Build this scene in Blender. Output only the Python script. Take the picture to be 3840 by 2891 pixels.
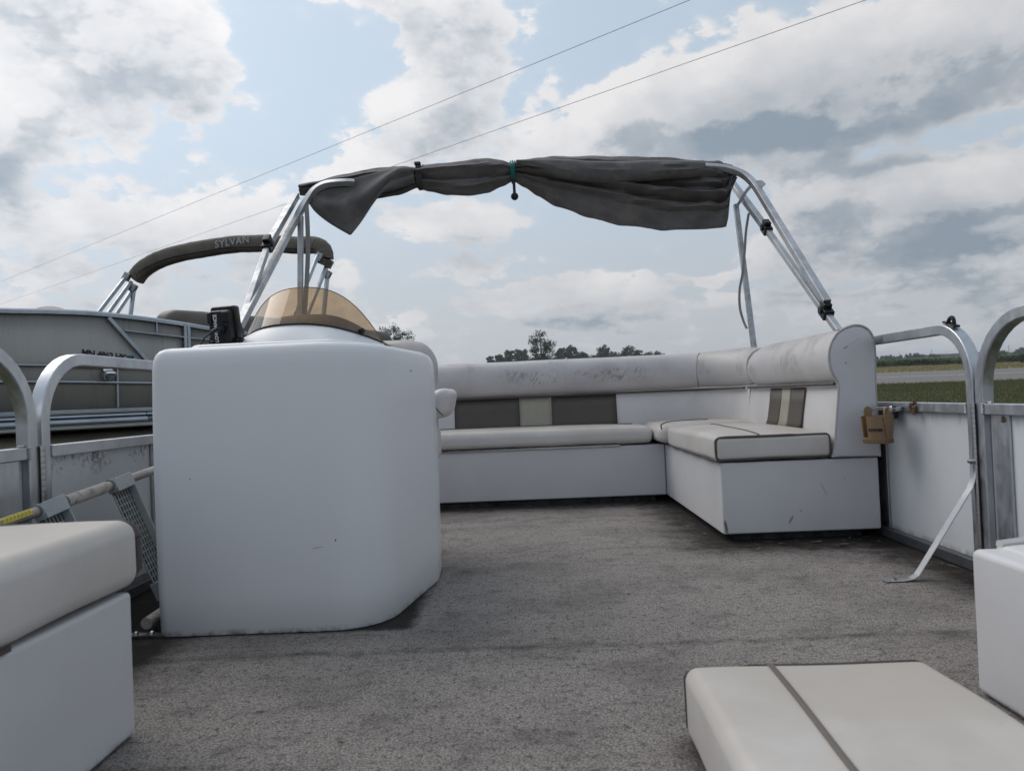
import bpy, math, random
import numpy as np
from mathutils import Vector, Matrix, noise as mnoise

random.seed(7); rng = np.random.default_rng(7)
for o in list(bpy.data.objects): bpy.data.objects.remove(o, do_unlink=True)
S = bpy.context.scene
COL = S.collection
R = math.radians

# ------------------------------------------------------------------ frames
# The boat stands on a trailer, bow slightly up: BOAT turns boat coordinates
# (x right, y aft, z up from the deck) into world coordinates.
BOAT = Matrix(((1.0, 0.0001, -0.0029, 0), (0.0001, 0.9995, 0.0314, 0), (0.0029, -0.0314, 0.9995, 0), (0, 0, 0, 1)))
GZ = -1.15                                   # ground level below the deck origin

# ------------------------------------------------------------------ camera
cam = bpy.data.cameras.new('camera'); camo = bpy.data.objects.new('camera', cam); COL.objects.link(camo)
cam.sensor_width = 36; cam.lens = 25.78; cam.clip_start = .02; cam.clip_end = 6000
cb = Matrix(((.9989, .0420, .0211), (.0215, -.0152, -.9997), (-.0417, .9990, -.0161))).to_4x4()
yb = Vector(((1980-1920)/2750, (1445.5-1487)/2750, -1)).normalized()
xb = Vector((math.cos(.042), math.sin(.042), 0)); xb = (xb - yb*xb.dot(yb)).normalized(); zb = xb.cross(yb)
cb = Matrix((xb, yb, zb)).to_4x4()
camo.matrix_world = BOAT @ Matrix.Translation((0, 0, .55)) @ cb
cam.dof.use_dof = True; cam.dof.focus_distance = 3.0; cam.dof.aperture_fstop = 8.0
S.camera = camo

# ------------------------------------------------------------------ render
S.render.engine = 'CYCLES'
S.view_settings.view_transform = 'Standard'
S.view_settings.look = 'None'
S.view_settings.exposure = 0.0
S.view_settings.gamma = 1.0
S.cycles.max_bounces = 6; S.cycles.diffuse_bounces = 4; S.cycles.glossy_bounces = 3; S.cycles.transparent_max_bounces = 12; S.cycles.caustics_reflective = False; S.cycles.caustics_refractive = False
S.cycles.use_denoising = True

# ------------------------------------------------------------------ sky
SUN_AZ, SUN_EL = -52.0, 48.0
SKY_STRENGTH = .1
sdir = Vector((math.sin(R(SUN_AZ))*math.cos(R(SUN_EL)), math.cos(R(SUN_AZ))*math.cos(R(SUN_EL)), math.sin(R(SUN_EL))))
W = bpy.data.worlds.new('World'); S.world = W; W.use_nodes = True
W.cycles.sampling_method = 'MANUAL'; W.cycles.sample_map_resolution = 256
nt = W.node_tree; nt.nodes.clear(); L = nt.links

class NB:
    """small helper for node math"""
    def __init__(s, nt): s.nt = nt
    def n(s, t, **k):
        x = s.nt.nodes.new(t)
        for a, b in k.items(): setattr(x, a, b)
        return x
    def link(s, a, b): s.nt.links.new(a, b)
    def put(s, sock, v):
        if isinstance(v, bpy.types.NodeSocket): s.link(v, sock)
        else: sock.default_value = v
    def m(s, op, a, b=0., c=0., clamp=False):
        x = s.n('ShaderNodeMath', operation=op, use_clamp=clamp)
        for i, v in enumerate((a, b, c)): s.put(x.inputs[i], v)
        return x.outputs[0]
    def v(s, op, a, b=(0, 0, 0)):
        x = s.n('ShaderNodeVectorMath', operation=op); s.put(x.inputs[0], a)
        if op == 'SCALE': s.put(x.inputs['Scale'], b)
        else: s.put(x.inputs[1], b)
        return x.outputs['Value'] if op in ('LENGTH', 'DOT_PRODUCT', 'DISTANCE') else x.outputs[0]
    def ss(s, x, a, b, lo=0., hi=1., typ='SMOOTHSTEP'):
        r = s.n('ShaderNodeMapRange', interpolation_type=typ, clamp=True)
        s.put(r.inputs['Value'], x)
        s.put(r.inputs['From Min'], a); s.put(r.inputs['From Max'], b); s.put(r.inputs['To Min'], lo); s.put(r.inputs['To Max'], hi)
        return r.outputs[0]
    def mix(s, f, a, b, blend='MIX'):
        x = s.n('ShaderNodeMix', data_type='RGBA', blend_type=blend)
        s.put(x.inputs[0], f)
        for i, v in ((6, a), (7, b)):
            if isinstance(v, (tuple, list)) and len(v) == 3: v = (*v, 1)
            s.put(x.inputs[i], v)
        return x.outputs[2]
    def noise(s, vec, scale, detail=4, rough=.55, lac=2., dist=0.):
        x = s.n('ShaderNodeTexNoise'); s.put(x.inputs['Vector'], vec)
        x.inputs['Scale'].default_value = scale; x.inputs['Detail'].default_value = detail
        x.inputs['Roughness'].default_value = rough; x.inputs['Lacunarity'].default_value = lac
        x.inputs['Distortion'].default_value = dist
        return x.outputs['Fac']
    def sep(s, v):
        x = s.n('ShaderNodeSeparateXYZ'); s.put(x.inputs[0], v); return x.outputs
    def comb(s, x, y, z):
        c = s.n('ShaderNodeCombineXYZ')
        for i, v in enumerate((x, y, z)): s.put(c.inputs[i], v)
        return c.outputs[0]

w = NB(nt)
tc = w.n('ShaderNodeTexCoord'); D = w.v('NORMALIZE', tc.outputs['Generated'])
sky = w.n('ShaderNodeTexSky', sky_type='NISHITA')
sky.sun_disc = False; sky.sun_elevation = R(SUN_EL); sky.sun_rotation = R(SUN_AZ)
sky.air_density = 1.0; sky.dust_density = 2.5; sky.ozone_density = 1.5; sky.altitude = 250
# clouds seen: (direction, half width, half height, weight)
CLOUDS = [((.300, .905, .300), .22, .080, .44), ((.440, .835, .325), .20, .09, .38), ((.235, .912, .335), .12, .055, .22),
          ((.425, .885, .185), .15, .034, .36), ((.520, .845, .205), .10, .035, .26), ((.490, .863, .118), .13, .022, .30), ((.36, .925, .128), .06, .014, .18),
          ((-.505, .796, .345), .17, .10, .24), ((-.390, .838, .395), .14, .075, .22), ((-.46, .84, .285), .16, .05, .10), ((-.575, .775, .262), .06, .045, .40),
          ((-.446, .870, .203), .16, .036, .34), ((-.085, .918, .385), .075, .085, .26), ((-.136, .889, .452), .16, .045, .22),
          ((-.19, .931, .318), .16, .045, .15), ((-.02, .95, .30), .10, .03, .10), ((-.30, .92, .25), .11, .028, .10), ((-.085, .975, .203), .105, .026, .38),
          ((.024, .994, .107), .075, .014, .28), ((.189, .978, .088), .10, .011, .24), ((-.236, .962, .138), .04, .020, .30),
          ((.09, .99, .068), .12, .010, .20), ((.33, .94, .09), .08, .012, .18), ((.56, .82, .09), .1, .012, .2), ((.47, .875, .155), .12, .022, .30), ((.40, .91, .225), .07, .02, .16), ((.26, .96, .11), .07, .010, .20), ((-.02, .995, .088), .06, .010, .22), ((.15, .985, .125), .05, .008, .14), ((-.30, .945, .10), .10, .014, .18), ((-.50, .855, .14), .12, .02, .2), ((-.33, .925, .175), .07, .02, .16), ((.115, .925, .335), .035, .032, .18),
          ((-.267, .885, .375), .10, .10, -.26), ((.105, .920, .40), .06, .06, -.22), ((.421, .875, .250), .12, .020, -.24),
          ((-.40, .89, .275), .14, .030, -.12), ((.12, .975, .180), .15, .045, -.20), ((.30, .93, .215), .05, .05, -.16), ((.23, .96, .13), .08, .03, -.12), ((-.15, .97, .13), .06, .03, -.10)]

def density(vec, fine=True):
    x, y, z = w.sep(vec)
    den = w.m('ADD', w.m('MAXIMUM', z, 0.0), .34)
    p = w.comb(w.m('DIVIDE', x, den), w.m('DIVIDE', y, den), w.m('MULTIPLY', z, 2.2))
    n1 = w.noise(p, 2.3, 3, .55, 2.1, .1)
    n2 = w.noise(w.v('MULTIPLY', vec, (1, 1, 1.7)), 9., 8 if fine else 4, .62, 2.1, .15)
    d = w.m('ADD', w.m('MULTIPLY', n1, .55), w.m('MULTIPLY', n2, .95))
    if fine:
        vo = w.n('ShaderNodeTexVoronoi', feature='SMOOTH_F1'); vo.inputs['Scale'].default_value = 30.; vo.inputs['Smoothness'].default_value = .5
        w.put(vo.inputs['Vector'], w.v('ADD', w.v('MULTIPLY', vec, (1, 1, 1.5)), w.v('SCALE', w.comb(n2, n1, n2), .10)))
        d = w.m('ADD', d, w.m('MULTIPLY', w.m('SUBTRACT', .40, vo.outputs['Distance']), .22))
    n3 = w.noise(w.v('MULTIPLY', vec, (1, 1, 3.2)), 15., 5, .55)
    d = w.m('ADD', d, w.m('MULTIPLY', w.m('SUBTRACT', n3, .44), w.ss(z, .20, .06, 0., .95)))
    d = w.m('SUBTRACT', d, .25)
    for c, wa, we, amp in CLOUDS:
        q = w.v('MULTIPLY', w.v('SUBTRACT', vec, c), (1/wa, 1/wa, 1/we))
        d = w.m('ADD', d, w.ss(w.v('LENGTH', q), 1.55, .1, 0., amp))
    return d
d0 = density(D)
d1 = density(w.v('NORMALIZE', w.v('ADD', D, (-.014, 0, .042))), False)
cover = w.m('ADD', w.m('MULTIPLY', w.ss(d0, .505, .60), .78), w.m('MULTIPLY', w.ss(d0, .36, .70), .22))
n4 = w.noise(w.v('MULTIPLY', D, (1, 1, 1.4)), 13., 4, .55)
thick = w.ss(w.m('ADD', w.m('ADD', w.m('MULTIPLY', d1, .75), w.m('MULTIPLY', d0, .2)), w.m('ADD', w.m('MULTIPLY', w.m('SUBTRACT', n4, .5), .5), w.ss(w.sep(D)[2], .30, .08, 0., .26))), .46, 1.36, typ='LINEAR')
lit = w.ss(w.m('SUBTRACT', d1, d0), -.12, .12)
shade = w.m('ADD', w.m('MULTIPLY', thick, .86), w.m('MULTIPLY', w.m('MULTIPLY', lit, w.ss(d0, .56, .80)), .34), clamp=True)
sdot = w.m('MAXIMUM', w.v('DOT_PRODUCT', D, tuple(sdir)), 0.)
fwd = w.m('ADD', .80, w.m('MULTIPLY', w.m('POWER', sdot, 2.5), .44))
white = (9.2, 9.05, 9.1, 1); grey = (3.15, 3.85, 4.6, 1)
ccol = w.v('SCALE', w.mix(shade, white, grey), fwd)
z = w.sep(D)[2]
veil = w.ss(z, .70, .0, .66, .93, 'LINEAR')
hazec = w.v('SCALE', w.mix(w.ss(z, .02, .34), (6.15, 6.55, 7.05, 1), (6.4, 7.6, 8.75, 1)), fwd)
clear = w.mix(veil, sky.outputs[0], hazec)
cover = w.m('MULTIPLY', cover, w.ss(z, -.02, .12, .35, 1.))
final = w.mix(w.m('MULTIPLY', cover, .95), clear, ccol)
bg = w.n('ShaderNodeBackground'); bg.inputs['Strength'].default_value = SKY_STRENGTH
w.link(final, bg.inputs['Color'])
wo = w.n('ShaderNodeOutputWorld'); w.link(bg.outputs[0], wo.inputs[0])

# ------------------------------------------------------------------ sun behind cloud
sl = bpy.data.lights.new('sun', 'SUN'); sl.energy = 1.4; sl.angle = R(45); sl.color = (1, .94, .86)
so = bpy.data.objects.new('sun', sl); COL.objects.link(so); so.rotation_euler = sdir.to_track_quat('Z', 'Y').to_euler()

# ================================================================== helpers
def rgb(c): return (*c, 1)
def M(name, col, rough=.5, metal=0., col2=None, scale=6., stretch=(1, 1, 1), lo=.35, hi=.7, bump=0., bscale=80., bstretch=(1, 1, 1),
      dirt=None, dscale=30., dlo=.62, dhi=.75, damt=.7, spec=.5, rvar=.0, sheen=0., coat=0., mask=None, bdist=.004):
    m = bpy.data.materials.new(name); m.use_nodes = True
    b = NB(m.node_tree); bs = m.node_tree.nodes['Principled BSDF']
    t = b.n('ShaderNodeTexCoord'); P = t.outputs['Object']
    v = b.v('MULTIPLY', P, stretch)
    c2 = col2 or tuple(x*.88 for x in col)
    f = b.noise(v, scale, 6, .6)
    c = b.mix(b.ss(f, lo, hi), rgb(col), rgb(c2))
    if dirt:
        dn = b.noise(b.v('MULTIPLY', P, stretch), dscale, 5, .65)
        c = b.mix(b.m('MULTIPLY', b.ss(dn, dlo, dhi), damt), c, rgb(dirt))
    if mask:
        for mk in mask: c = mk(b, P, c)
    b.put(bs.inputs['Base Color'], c)
    bs.inputs['Metallic'].default_value = metal
    if rvar:
        b.put(bs.inputs['Roughness'], b.ss(b.noise(v, scale*3, 5, .6), .3, .7, max(rough-rvar, .02), rough+rvar))
    else: bs.inputs['Roughness'].default_value = rough
    bs.inputs['Specular IOR Level'].default_value = spec
    if sheen: bs.inputs['Sheen Weight'].default_value = sheen
    if coat: bs.inputs['Coat Weight'].default_value = coat
    if bump:
        bn = b.n('ShaderNodeBump'); bn.inputs['Strength'].default_value = bump; bn.inputs['Distance'].default_value = bdist
        b.link(b.noise(b.v('MULTIPLY', P, bstretch), bscale, 5, .65), bn.inputs['Height'])
        b.link(bn.outputs[0], bs.inputs['Normal'])
    return m

def sharp(me, ang=32):
    if len(me.polygons):
        me.polygons.foreach_set('use_smooth', np.ones(len(me.polygons), bool))
        me.set_sharp_from_angle(angle=R(ang))

OFF = {}; BOATS = []; GEO = {}
def thing(name, label, cat, loc=(0, 0, 0), group=None, boat=True):
    o = bpy.data.objects.new(name, None); COL.objects.link(o); o.location = loc; o.empty_display_size = .1
    o['label'] = label; o['category'] = cat
    if group: o['group'] = group
    OFF[o] = Vector(loc)
    if boat: BOATS.append(o)
    return o
def part(name, geo, mat, parent=None, bevel=0., seg=2, sub=0, solid=0., label=None, ang=None, flat=False):
    if ang is None: ang = 17 if name in ('main_leg', 'upper_leg', 'rear_pole', 'bow', 'top_leg', 'brace', 'bar') else 32
    v, f = geo
    off = OFF[parent] if parent else Vector((0, 0, 0))
    me = bpy.data.meshes.new(name)
    me.from_pydata([tuple(Vector(p)-off) for p in v], [], f); me.validate()
    o = bpy.data.objects.new(name, me); COL.objects.link(o)
    if mat: me.materials.append(mat)
    GEO[o] = geo
    if not flat: sharp(me, ang)
    if parent: o.parent = parent; OFF[o] = off
    if solid:
        s = o.modifiers.new('solid', 'SOLIDIFY'); s.thickness = solid; s.offset = 0
    if bevel:
        b = o.modifiers.new('bevel', 'BEVEL'); b.width = bevel; b.segments = seg; b.limit_method = 'ANGLE'; b.angle_limit = R(40); b.harden_normals = True
    if sub:
        s = o.modifiers.new('sub', 'SUBSURF'); s.levels = s.render_levels = sub
    if label: o['label'] = label
    return o
def single(name, geo, mat, label=None, cat=None, group=None, kind=None, boat=True, **k):
    o = part(name, geo, mat, None, **k)
    if label: o['label'] = label
    if cat: o['category'] = cat
    if group: o['group'] = group
    if kind: o['kind'] = kind
    if boat: BOATS.append(o)
    return o
def clone(o, delta, parent):
    c = o.copy(); COL.objects.link(c); c.parent = parent; c.location = o.location + Vector(delta); OFF[c] = OFF.get(o, Vector())
    return c

# ---- geometry: every function returns (verts, faces)
def join(*gs):
    V, F = [], []
    for v, f in gs:
        n = len(V); V += [tuple(p) for p in v]; F += [tuple(i+n for i in q) for q in f]
    return V, F
def box(x0, x1, y0, y1, z0, z1):
    v = [(x, y, z) for z in (z0, z1) for y in (y0, y1) for x in (x0, x1)]
    return v, [(0, 2, 3, 1), (4, 5, 7, 6), (0, 1, 5, 4), (2, 6, 7, 3), (0, 4, 6, 2), (1, 3, 7, 5)]
def xf(g, mat): return [tuple(mat @ Vector(p)) for p in g[0]], g[1]
def mapg(g, fn): return [tuple(fn(Vector(p))) for p in g[0]], g[1]
def loft(rings, cap=True, closed=True):
    n = len(rings[0]); V = [tuple(p) for r in rings for p in r]; F = []
    for i in range(len(rings)-1):
        for j in range(n if closed else n-1):
            a = i*n+j; b = i*n+(j+1) % n
            F.append((a, b, b+n, a+n))
    if cap and closed:
        F.append(tuple(reversed(range(n)))); F.append(tuple(range((len(rings)-1)*n, len(rings)*n)))
    return V, F
def sweep(path, prof, hint, cap=True, scales=None, closed=True):
    path = [Vector(p) for p in path]; rings = []
    for i, p in enumerate(path):
        a = path[max(i-1, 0)]; b = path[min(i+1, len(path)-1)]
        t = (b-a).normalized(); h = Vector(hint[i] if isinstance(hint, list) else hint)
        s = (h - t*h.dot(t)).normalized(); nn = t.cross(s)
        k = scales[i] if scales else 1
        rings.append([p + s*(q[0]*k) + nn*(q[1]*k) for q in prof])
    return loft(rings, cap, closed)
def circ(r, n=8, rz=None): return [(r*math.cos(2*math.pi*i/n), (rz or r)*math.sin(2*math.pi*i/n)) for i in range(n)]
def sq(wd, ht, r=.004, n=2):
    o = []
    for cx_, cy_, a0 in ((wd/2-r, ht/2-r, 0), (-wd/2+r, ht/2-r, 90), (-wd/2+r, -ht/2+r, 180), (wd/2-r, -ht/2+r, 270)):
        for i in range(n+1):
            a = R(a0+90*i/n); o.append((cx_+r*math.cos(a), cy_+r*math.sin(a)))
    return o
def tube(path, r, n=8, cap=True):
    path = [Vector(p) for p in path]; rings = []; s = None
    for i, p in enumerate(path):
        t = (path[min(i+1, len(path)-1)]-path[max(i-1, 0)]).normalized()
        if s is None: s = t.orthogonal().normalized()
        s = (s - t*s.dot(t)).normalized(); nn = t.cross(s)
        rr = r[i] if isinstance(r, (list, tuple)) else r
        rings.append([p + (s*math.cos(2*math.pi*j/n) + nn*math.sin(2*math.pi*j/n))*rr for j in range(n)])
    return loft(rings, cap)
def spl(pts, n=6, closed=False):
    """Catmull-Rom through the points"""
    P_ = [Vector(p) for p in pts]; out = []; N_ = len(P_)
    for i in range(N_ if closed else N_-1):
        g = (lambda k: P_[k % N_]) if closed else (lambda k: P_[min(max(k, 0), N_-1)])
        a, b, c, d = g(i-1), g(i), g(i+1), g(i+2)
        for k in range(n):
            t = k/n
            out.append(.5*((2*b)+(c-a)*t+(2*a-5*b+4*c-d)*t*t+(3*b-a-3*c+d)*t**3))
    if not closed: out.append(P_[-1])
    return out
def soft(x0, x1, y0, y1, z0, z1, r=.03, n=(10, 10, 2), puff=0., jit=0., jf=5., seed=0., fn=None, rb=None):
    """cushion: rounded box on a fine grid, crowned and slightly uneven"""
    lo = Vector((x0, y0, z0)); hi = Vector((x1, y1, z1))
    def ax(a, b, k):
        q = [0, .22, .5, .78, 1.]
        l = [a+r*t for t in q] + [a+r+(b-a-2*r)*i/k for i in range(1, k)] + [b-r*t for t in reversed(q)]
        return l
    A = [ax(lo[i], hi[i], n[i]) for i in range(3)]
    idx = {}; V = []; F = []
    def vid(p):
        key = tuple(round(c, 6) for c in p)
        if key not in idx:
            q = Vector(p); c = Vector([min(max(q[i], lo[i]+r), hi[i]-r) for i in range(3)]); dd = q-c
            s_ = c + dd.normalized()*r if dd.length > 1e-9 else q
            u = 2*(s_.x-lo.x)/(hi.x-lo.x)-1; vv = 2*(s_.y-lo.y)/(hi.y-lo.y)-1
            if puff: s_ = s_ + Vector((0, 0, puff*(1-u**4)*(1-vv**4)*(1 if s_.z > (lo.z+hi.z)/2 else 0)))
            if jit:
                s_ = s_ + Vector((mnoise.noise(s_*jf+Vector((seed, 3, 1))), mnoise.noise(s_*jf+Vector((seed, 9, 4))), mnoise.noise(s_*jf+Vector((seed, 1, 7)))))*jit
            if fn: s_ = fn(s_)
            idx[key] = len(V); V.append(tuple(s_))
        return idx[key]
    for axx in range(3):
        a1, a2 = (axx+1) % 3, (axx+2) % 3
        for side in (0, -1):
            for i in range(len(A[a1])-1):
                for j in range(len(A[a2])-1):
                    q = []
                    for di, dj in ((0, 0), (1, 0), (1, 1), (0, 1)):
                        p = [0, 0, 0]; p[axx] = A[axx][side]; p[a1] = A[a1][i+di]; p[a2] = A[a2][j+dj]; q.append(vid(p))
                    F.append(tuple(q if side == -1 else reversed(q)))
    return V, F
from mathutils.bvhtree import BVHTree
def drape(o, pts, lift=.002):
    """lay a line of piping on the upper side of a finished cushion"""
    bv = BVHTree.FromPolygons([Vector(p) for p in GEO[o][0]], GEO[o][1]); out = []
    for p in pts:
        h = bv.ray_cast(Vector((p[0], p[1], 3)), Vector((0, 0, -1)))[0]
        if h: out.append(h+Vector((0, 0, lift)))
    return out
def wrap(o, pts, lift=.001):
    """pull a line onto the nearest point of a finished cushion"""
    bv = BVHTree.FromPolygons([Vector(p) for p in GEO[o][0]], GEO[o][1]); out = []
    for p in pts:
        h, nn, _, _ = bv.find_nearest(Vector(p))
        out.append(h+(Vector(p)-h).normalized()*lift if (Vector(p)-h).length > 1e-6 else h)
    return out
def seam(x0, x1, z0, z1, r, y, out, n=5):
    """rounded rectangle in the plane of a cushion's end"""
    i = r*.29; y = y+out*(-r*.29); k = r*.8; pts = []
    for cx_, cz_, a0 in ((x1-i-k, z1-i-k, 0), (x0+i+k, z1-i-k, 90), (x0+i+k, z0+i+k, 180), (x1-i-k, z0+i+k, 270)):
        for q in range(n+1):
            a = R(a0+90*q/n); pts.append(Vector((cx_+k*math.cos(a), y, cz_+k*math.sin(a))))
    pts.append(pts[0]); full_ = []
    for a, b in zip(pts, pts[1:]):
        m_ = max(1, int((b-a).length/.02)); full_ += [a.lerp(b, j/m_) for j in range(m_)]
    return full_+[pts[0]]
def rpoly(pts, rad, n=6):
    """plan outline with rounded corners"""
    out = []; N_ = len(pts)
    for i in range(N_):
        p = Vector(pts[i]); a = (Vector(pts[i-1])-p); b = (Vector(pts[(i+1) % N_])-p)
        rr = rad[i]; da, db = a.normalized(), b.normalized(); ang = da.angle(db)/2; dl = rr/math.tan(ang)
        s, e = p+da*dl, p+db*dl; c = p+(da+db).normalized()*rr/math.sin(ang)
        a0 = math.atan2(*(s-c).yx); a1 = math.atan2(*(e-c).yx); d_ = (a1-a0+math.pi) % (2*math.pi)-math.pi
        for k in range(n+1):
            t = a0+d_*k/n; out.append(Vector((c.x+rr*math.cos(t), c.y+rr*math.sin(t))))
    return out
def ball(c, r, n=8, m=6, sc=(1, 1, 1)):
    rings = []
    for i in range(m+1):
        a = math.pi*(i/m) ; a = min(max(a, .05), math.pi-.05)
        rings.append([(c[0]+sc[0]*r*math.sin(a)*math.cos(2*math.pi*j/n), c[1]+sc[1]*r*math.sin(a)*math.sin(2*math.pi*j/n), c[2]-sc[2]*r*math.cos(a)) for j in range(n)])
    return loft(rings)
def disc_x(c, r, l, n=10, axis='x'):
    d = {'x': Vector((1, 0, 0)), 'y': Vector((0, 1, 0)), 'z': Vector((0, 0, 1))}[axis]
    c = Vector(c); return tube([c-d*l/2, c+d*l/2], r, n)
def text_geo(txt, size, mat4, ext=.0004, shear=0., spacing=1., bold=0.):
    cu = bpy.data.curves.new('lettering', 'FONT'); cu.body = txt; cu.size = size; cu.align_x = 'CENTER'; cu.align_y = 'CENTER'
    cu.extrude = ext; cu.shear = shear; cu.space_character = spacing; cu.offset = bold; cu.resolution_u = 3
    o = bpy.data.objects.new('lettering', cu); COL.objects.link(o)
    dg = bpy.context.evaluated_depsgraph_get(); me = bpy.data.meshes.new_from_object(o.evaluated_get(dg))
    g = ([tuple(mat4 @ v.co) for v in me.vertices], [tuple(p.vertices) for p in me.polygons])
    bpy.data.objects.remove(o); bpy.data.curves.remove(cu); bpy.data.meshes.remove(me)
    return g
def frame(o, x, y):
    x = Vector(x).normalized(); zz = x.cross(Vector(y)).normalized(); y = zz.cross(x)
    return Matrix(((x.x, y.x, zz.x, o[0]), (x.y, y.y, zz.y, o[1]), (x.z, y.z, zz.z, o[2]), (0, 0, 0, 1)))

# ================================================================== materials
def soil(b, P, c):
    """tan soiling trodden and sat into the upper sides"""
    g = b.n('ShaderNodeNewGeometry'); nz = b.sep(g.outputs['Normal'])[2]
    f = b.m('MULTIPLY', b.ss(nz, .25, .85), b.ss(b.noise(P, 3.5, 5, .65), .25, .62, .45, 1.))
    return b.mix(b.m('MULTIPLY', f, .72), c, (.40, .355, .31, 1))
def scuffs(b, P, c):
    """old paint scuffs and streaks on the stern bolster"""
    x, y, zz = b.sep(P)
    reg = b.m('MULTIPLY', b.ss(x, -.15, .35), b.ss(x, 1.0, .8))
    reg = b.m('MULTIPLY', reg, b.m('MULTIPLY', b.ss(zz, .600, .63), b.ss(zz, .70, .675)))
    st = b.noise(b.comb(b.m('ADD', b.m('MULTIPLY', x, 70), b.m('MULTIPLY', zz, -30)), 0, b.m('MULTIPLY', zz, 26)), 1., 5, .75)
    blot = b.noise(P, 9, 4, .6)
    f = b.m('MULTIPLY', reg, b.m('MULTIPLY', b.ss(st, .44, .64), b.ss(blot, .40, .60)))
    c = b.mix(b.m('MULTIPLY', f, .85), c, (.15, .125, .105, 1))
    sm = b.m('MULTIPLY', b.ss(b.noise(P, 5, 6, .7), .50, .72), b.ss(zz, .60, .74))
    return b.mix(b.m('MULTIPLY', sm, .7), c, (.27, .25, .25, 1))
def smudge(b, P, c):
    x, y, zz = b.sep(P)
    st = b.noise(b.v('MULTIPLY', P, (40, 40, 3)), 1., 5, .7)
    f = b.m('MULTIPLY', b.m('MULTIPLY', b.ss(b.noise(P, 4.2, 3, .6), .50, .64), b.ss(st, .30, .62)), b.ss(zz, .57, .65))
    c = b.mix(b.m('MULTIPLY', f, .75), c, (.24, .215, .20, 1))
    return b.mix(b.m('MULTIPLY', b.ss(zz, .68, .75), .45), c, (.38, .34, .31, 1))
def marks(b, P, c):
    """knocks and scratches"""
    f = b.ss(b.noise(b.v('MULTIPLY', P, (30, 30, 14)), 1., 3, .6), .74, .80)
    return b.mix(b.m('MULTIPLY', f, .45), c, (.17, .17, .18, 1))
def knocks(items, ax=0):
    """single scuffs of given place, size and tilt on an upright face"""
    def f(b, P, c):
        q = b.sep(P); x, zz = q[ax], q[2]; n = b.noise(P, 160, 4, .7); n2 = b.noise(P, 26, 4, .6)
        for x0, z0, lx, lz, ang, col, amt in items:
            dx = b.m('SUBTRACT', x, x0); dz = b.m('SUBTRACT', zz, z0); ca, sa = math.cos(R(ang)), math.sin(R(ang))
            u = b.m('DIVIDE', b.m('ADD', b.m('MULTIPLY', dx, ca), b.m('MULTIPLY', dz, sa)), lx); v = b.m('DIVIDE', b.m('SUBTRACT', b.m('MULTIPLY', dz, ca), b.m('MULTIPLY', dx, sa)), lz)
            r = b.m('ADD', b.m('SQRT', b.m('ADD', b.m('MULTIPLY', u, u), b.m('MULTIPLY', v, v))), b.m('MULTIPLY', b.m('SUBTRACT', n2, .5), 1.2))
            k = b.m('MULTIPLY', b.ss(r, 1.05, .75), b.ss(n, .30, .50, 1-amt*.9, 1.))
            c = b.mix(b.m('MULTIPLY', k, amt), c, rgb(col))
        return c
    return f
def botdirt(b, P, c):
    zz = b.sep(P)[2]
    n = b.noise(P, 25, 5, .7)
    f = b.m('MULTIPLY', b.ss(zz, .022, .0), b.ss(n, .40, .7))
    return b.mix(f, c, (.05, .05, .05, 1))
m_vinyl = M('white_vinyl', (.61, .59, .592), .42, col2=(.55, .528, .52), scale=3.5, bump=.25, bscale=420, bdist=.001, dirt=(.36, .32, .28), dscale=4, dlo=.56, dhi=.78, damt=.35, mask=[marks])
m_vinylB = M('scuffed_vinyl', (.54, .515, .53), .45, col2=(.46, .435, .445), scale=3.5, bump=.3, bscale=420, bdist=.001, mask=[scuffs])
m_vinylS = M('smudged_vinyl', (.545, .525, .525), .45, col2=(.47, .45, .445), scale=3.5, bump=.3, bscale=420, bdist=.001, mask=[smudge])
m_seat = M('cream_vinyl', (.585, .56, .54), .42, col2=(.51, .48, .45), scale=3.2, bump=.25, bscale=420, bdist=.001, dirt=(.34, .29, .24), dscale=5, dlo=.55, dhi=.8, damt=.4, mask=[soil, marks])
m_base = M('base_vinyl', (.605, .598, .612), .5, col2=(.545, .538, .548), scale=2.2, bump=.2, bscale=300, bdist=.001, mask=[marks, botdirt])
m_brown = M('brown_panel', (.080, .066, .055), .55, col2=(.069, .057, .048), scale=8, bump=.35, bscale=380, bdist=.001)
m_cream = M('cream_mesh', (.33, .315, .255), .6, col2=(.27, .255, .205), scale=160, bump=.5, bscale=260, bdist=.002)
m_pipe = M('brown_piping', (.075, .062, .055), .5, scale=20)
m_pipel = M('grey_piping', (.42, .40, .41), .45, scale=20)
m_gel = M('gelcoat', (.69, .70, .722), .36, col2=(.655, .665, .685), scale=1.2, lo=.2, hi=.8, bump=.12, bscale=2.2, bdist=.004, dirt=(.16, .15, .14), dscale=26, dlo=.785, dhi=.80, damt=.8, mask=[botdirt, knocks([(-.481+.6, .222, .0022, .0034, 0, (.10, .035, .015), 1.), (-.524+.6, .206, .018, .0010, 6, (.22, .22, .23), .9), (-.326+.6, .636, .0018, .0032, 0, (.12, .11, .10), 1.), (-.830+.6, .384, .002, .002, 0, (.1, .1, .1), 1.)])])
m_sill = M('dull_sill', (.17, .18, .195), .5, .8, col2=(.13, .135, .145), scale=9, dirt=(.05, .045, .04), dscale=20, dlo=.55, dhi=.75)
m_plinth = M('plinth', (.055, .06, .064), .8, col2=(.03, .03, .03), scale=14, dirt=(.012, .012, .01), dscale=30, dlo=.45, dhi=.65, damt=.9)
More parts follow.
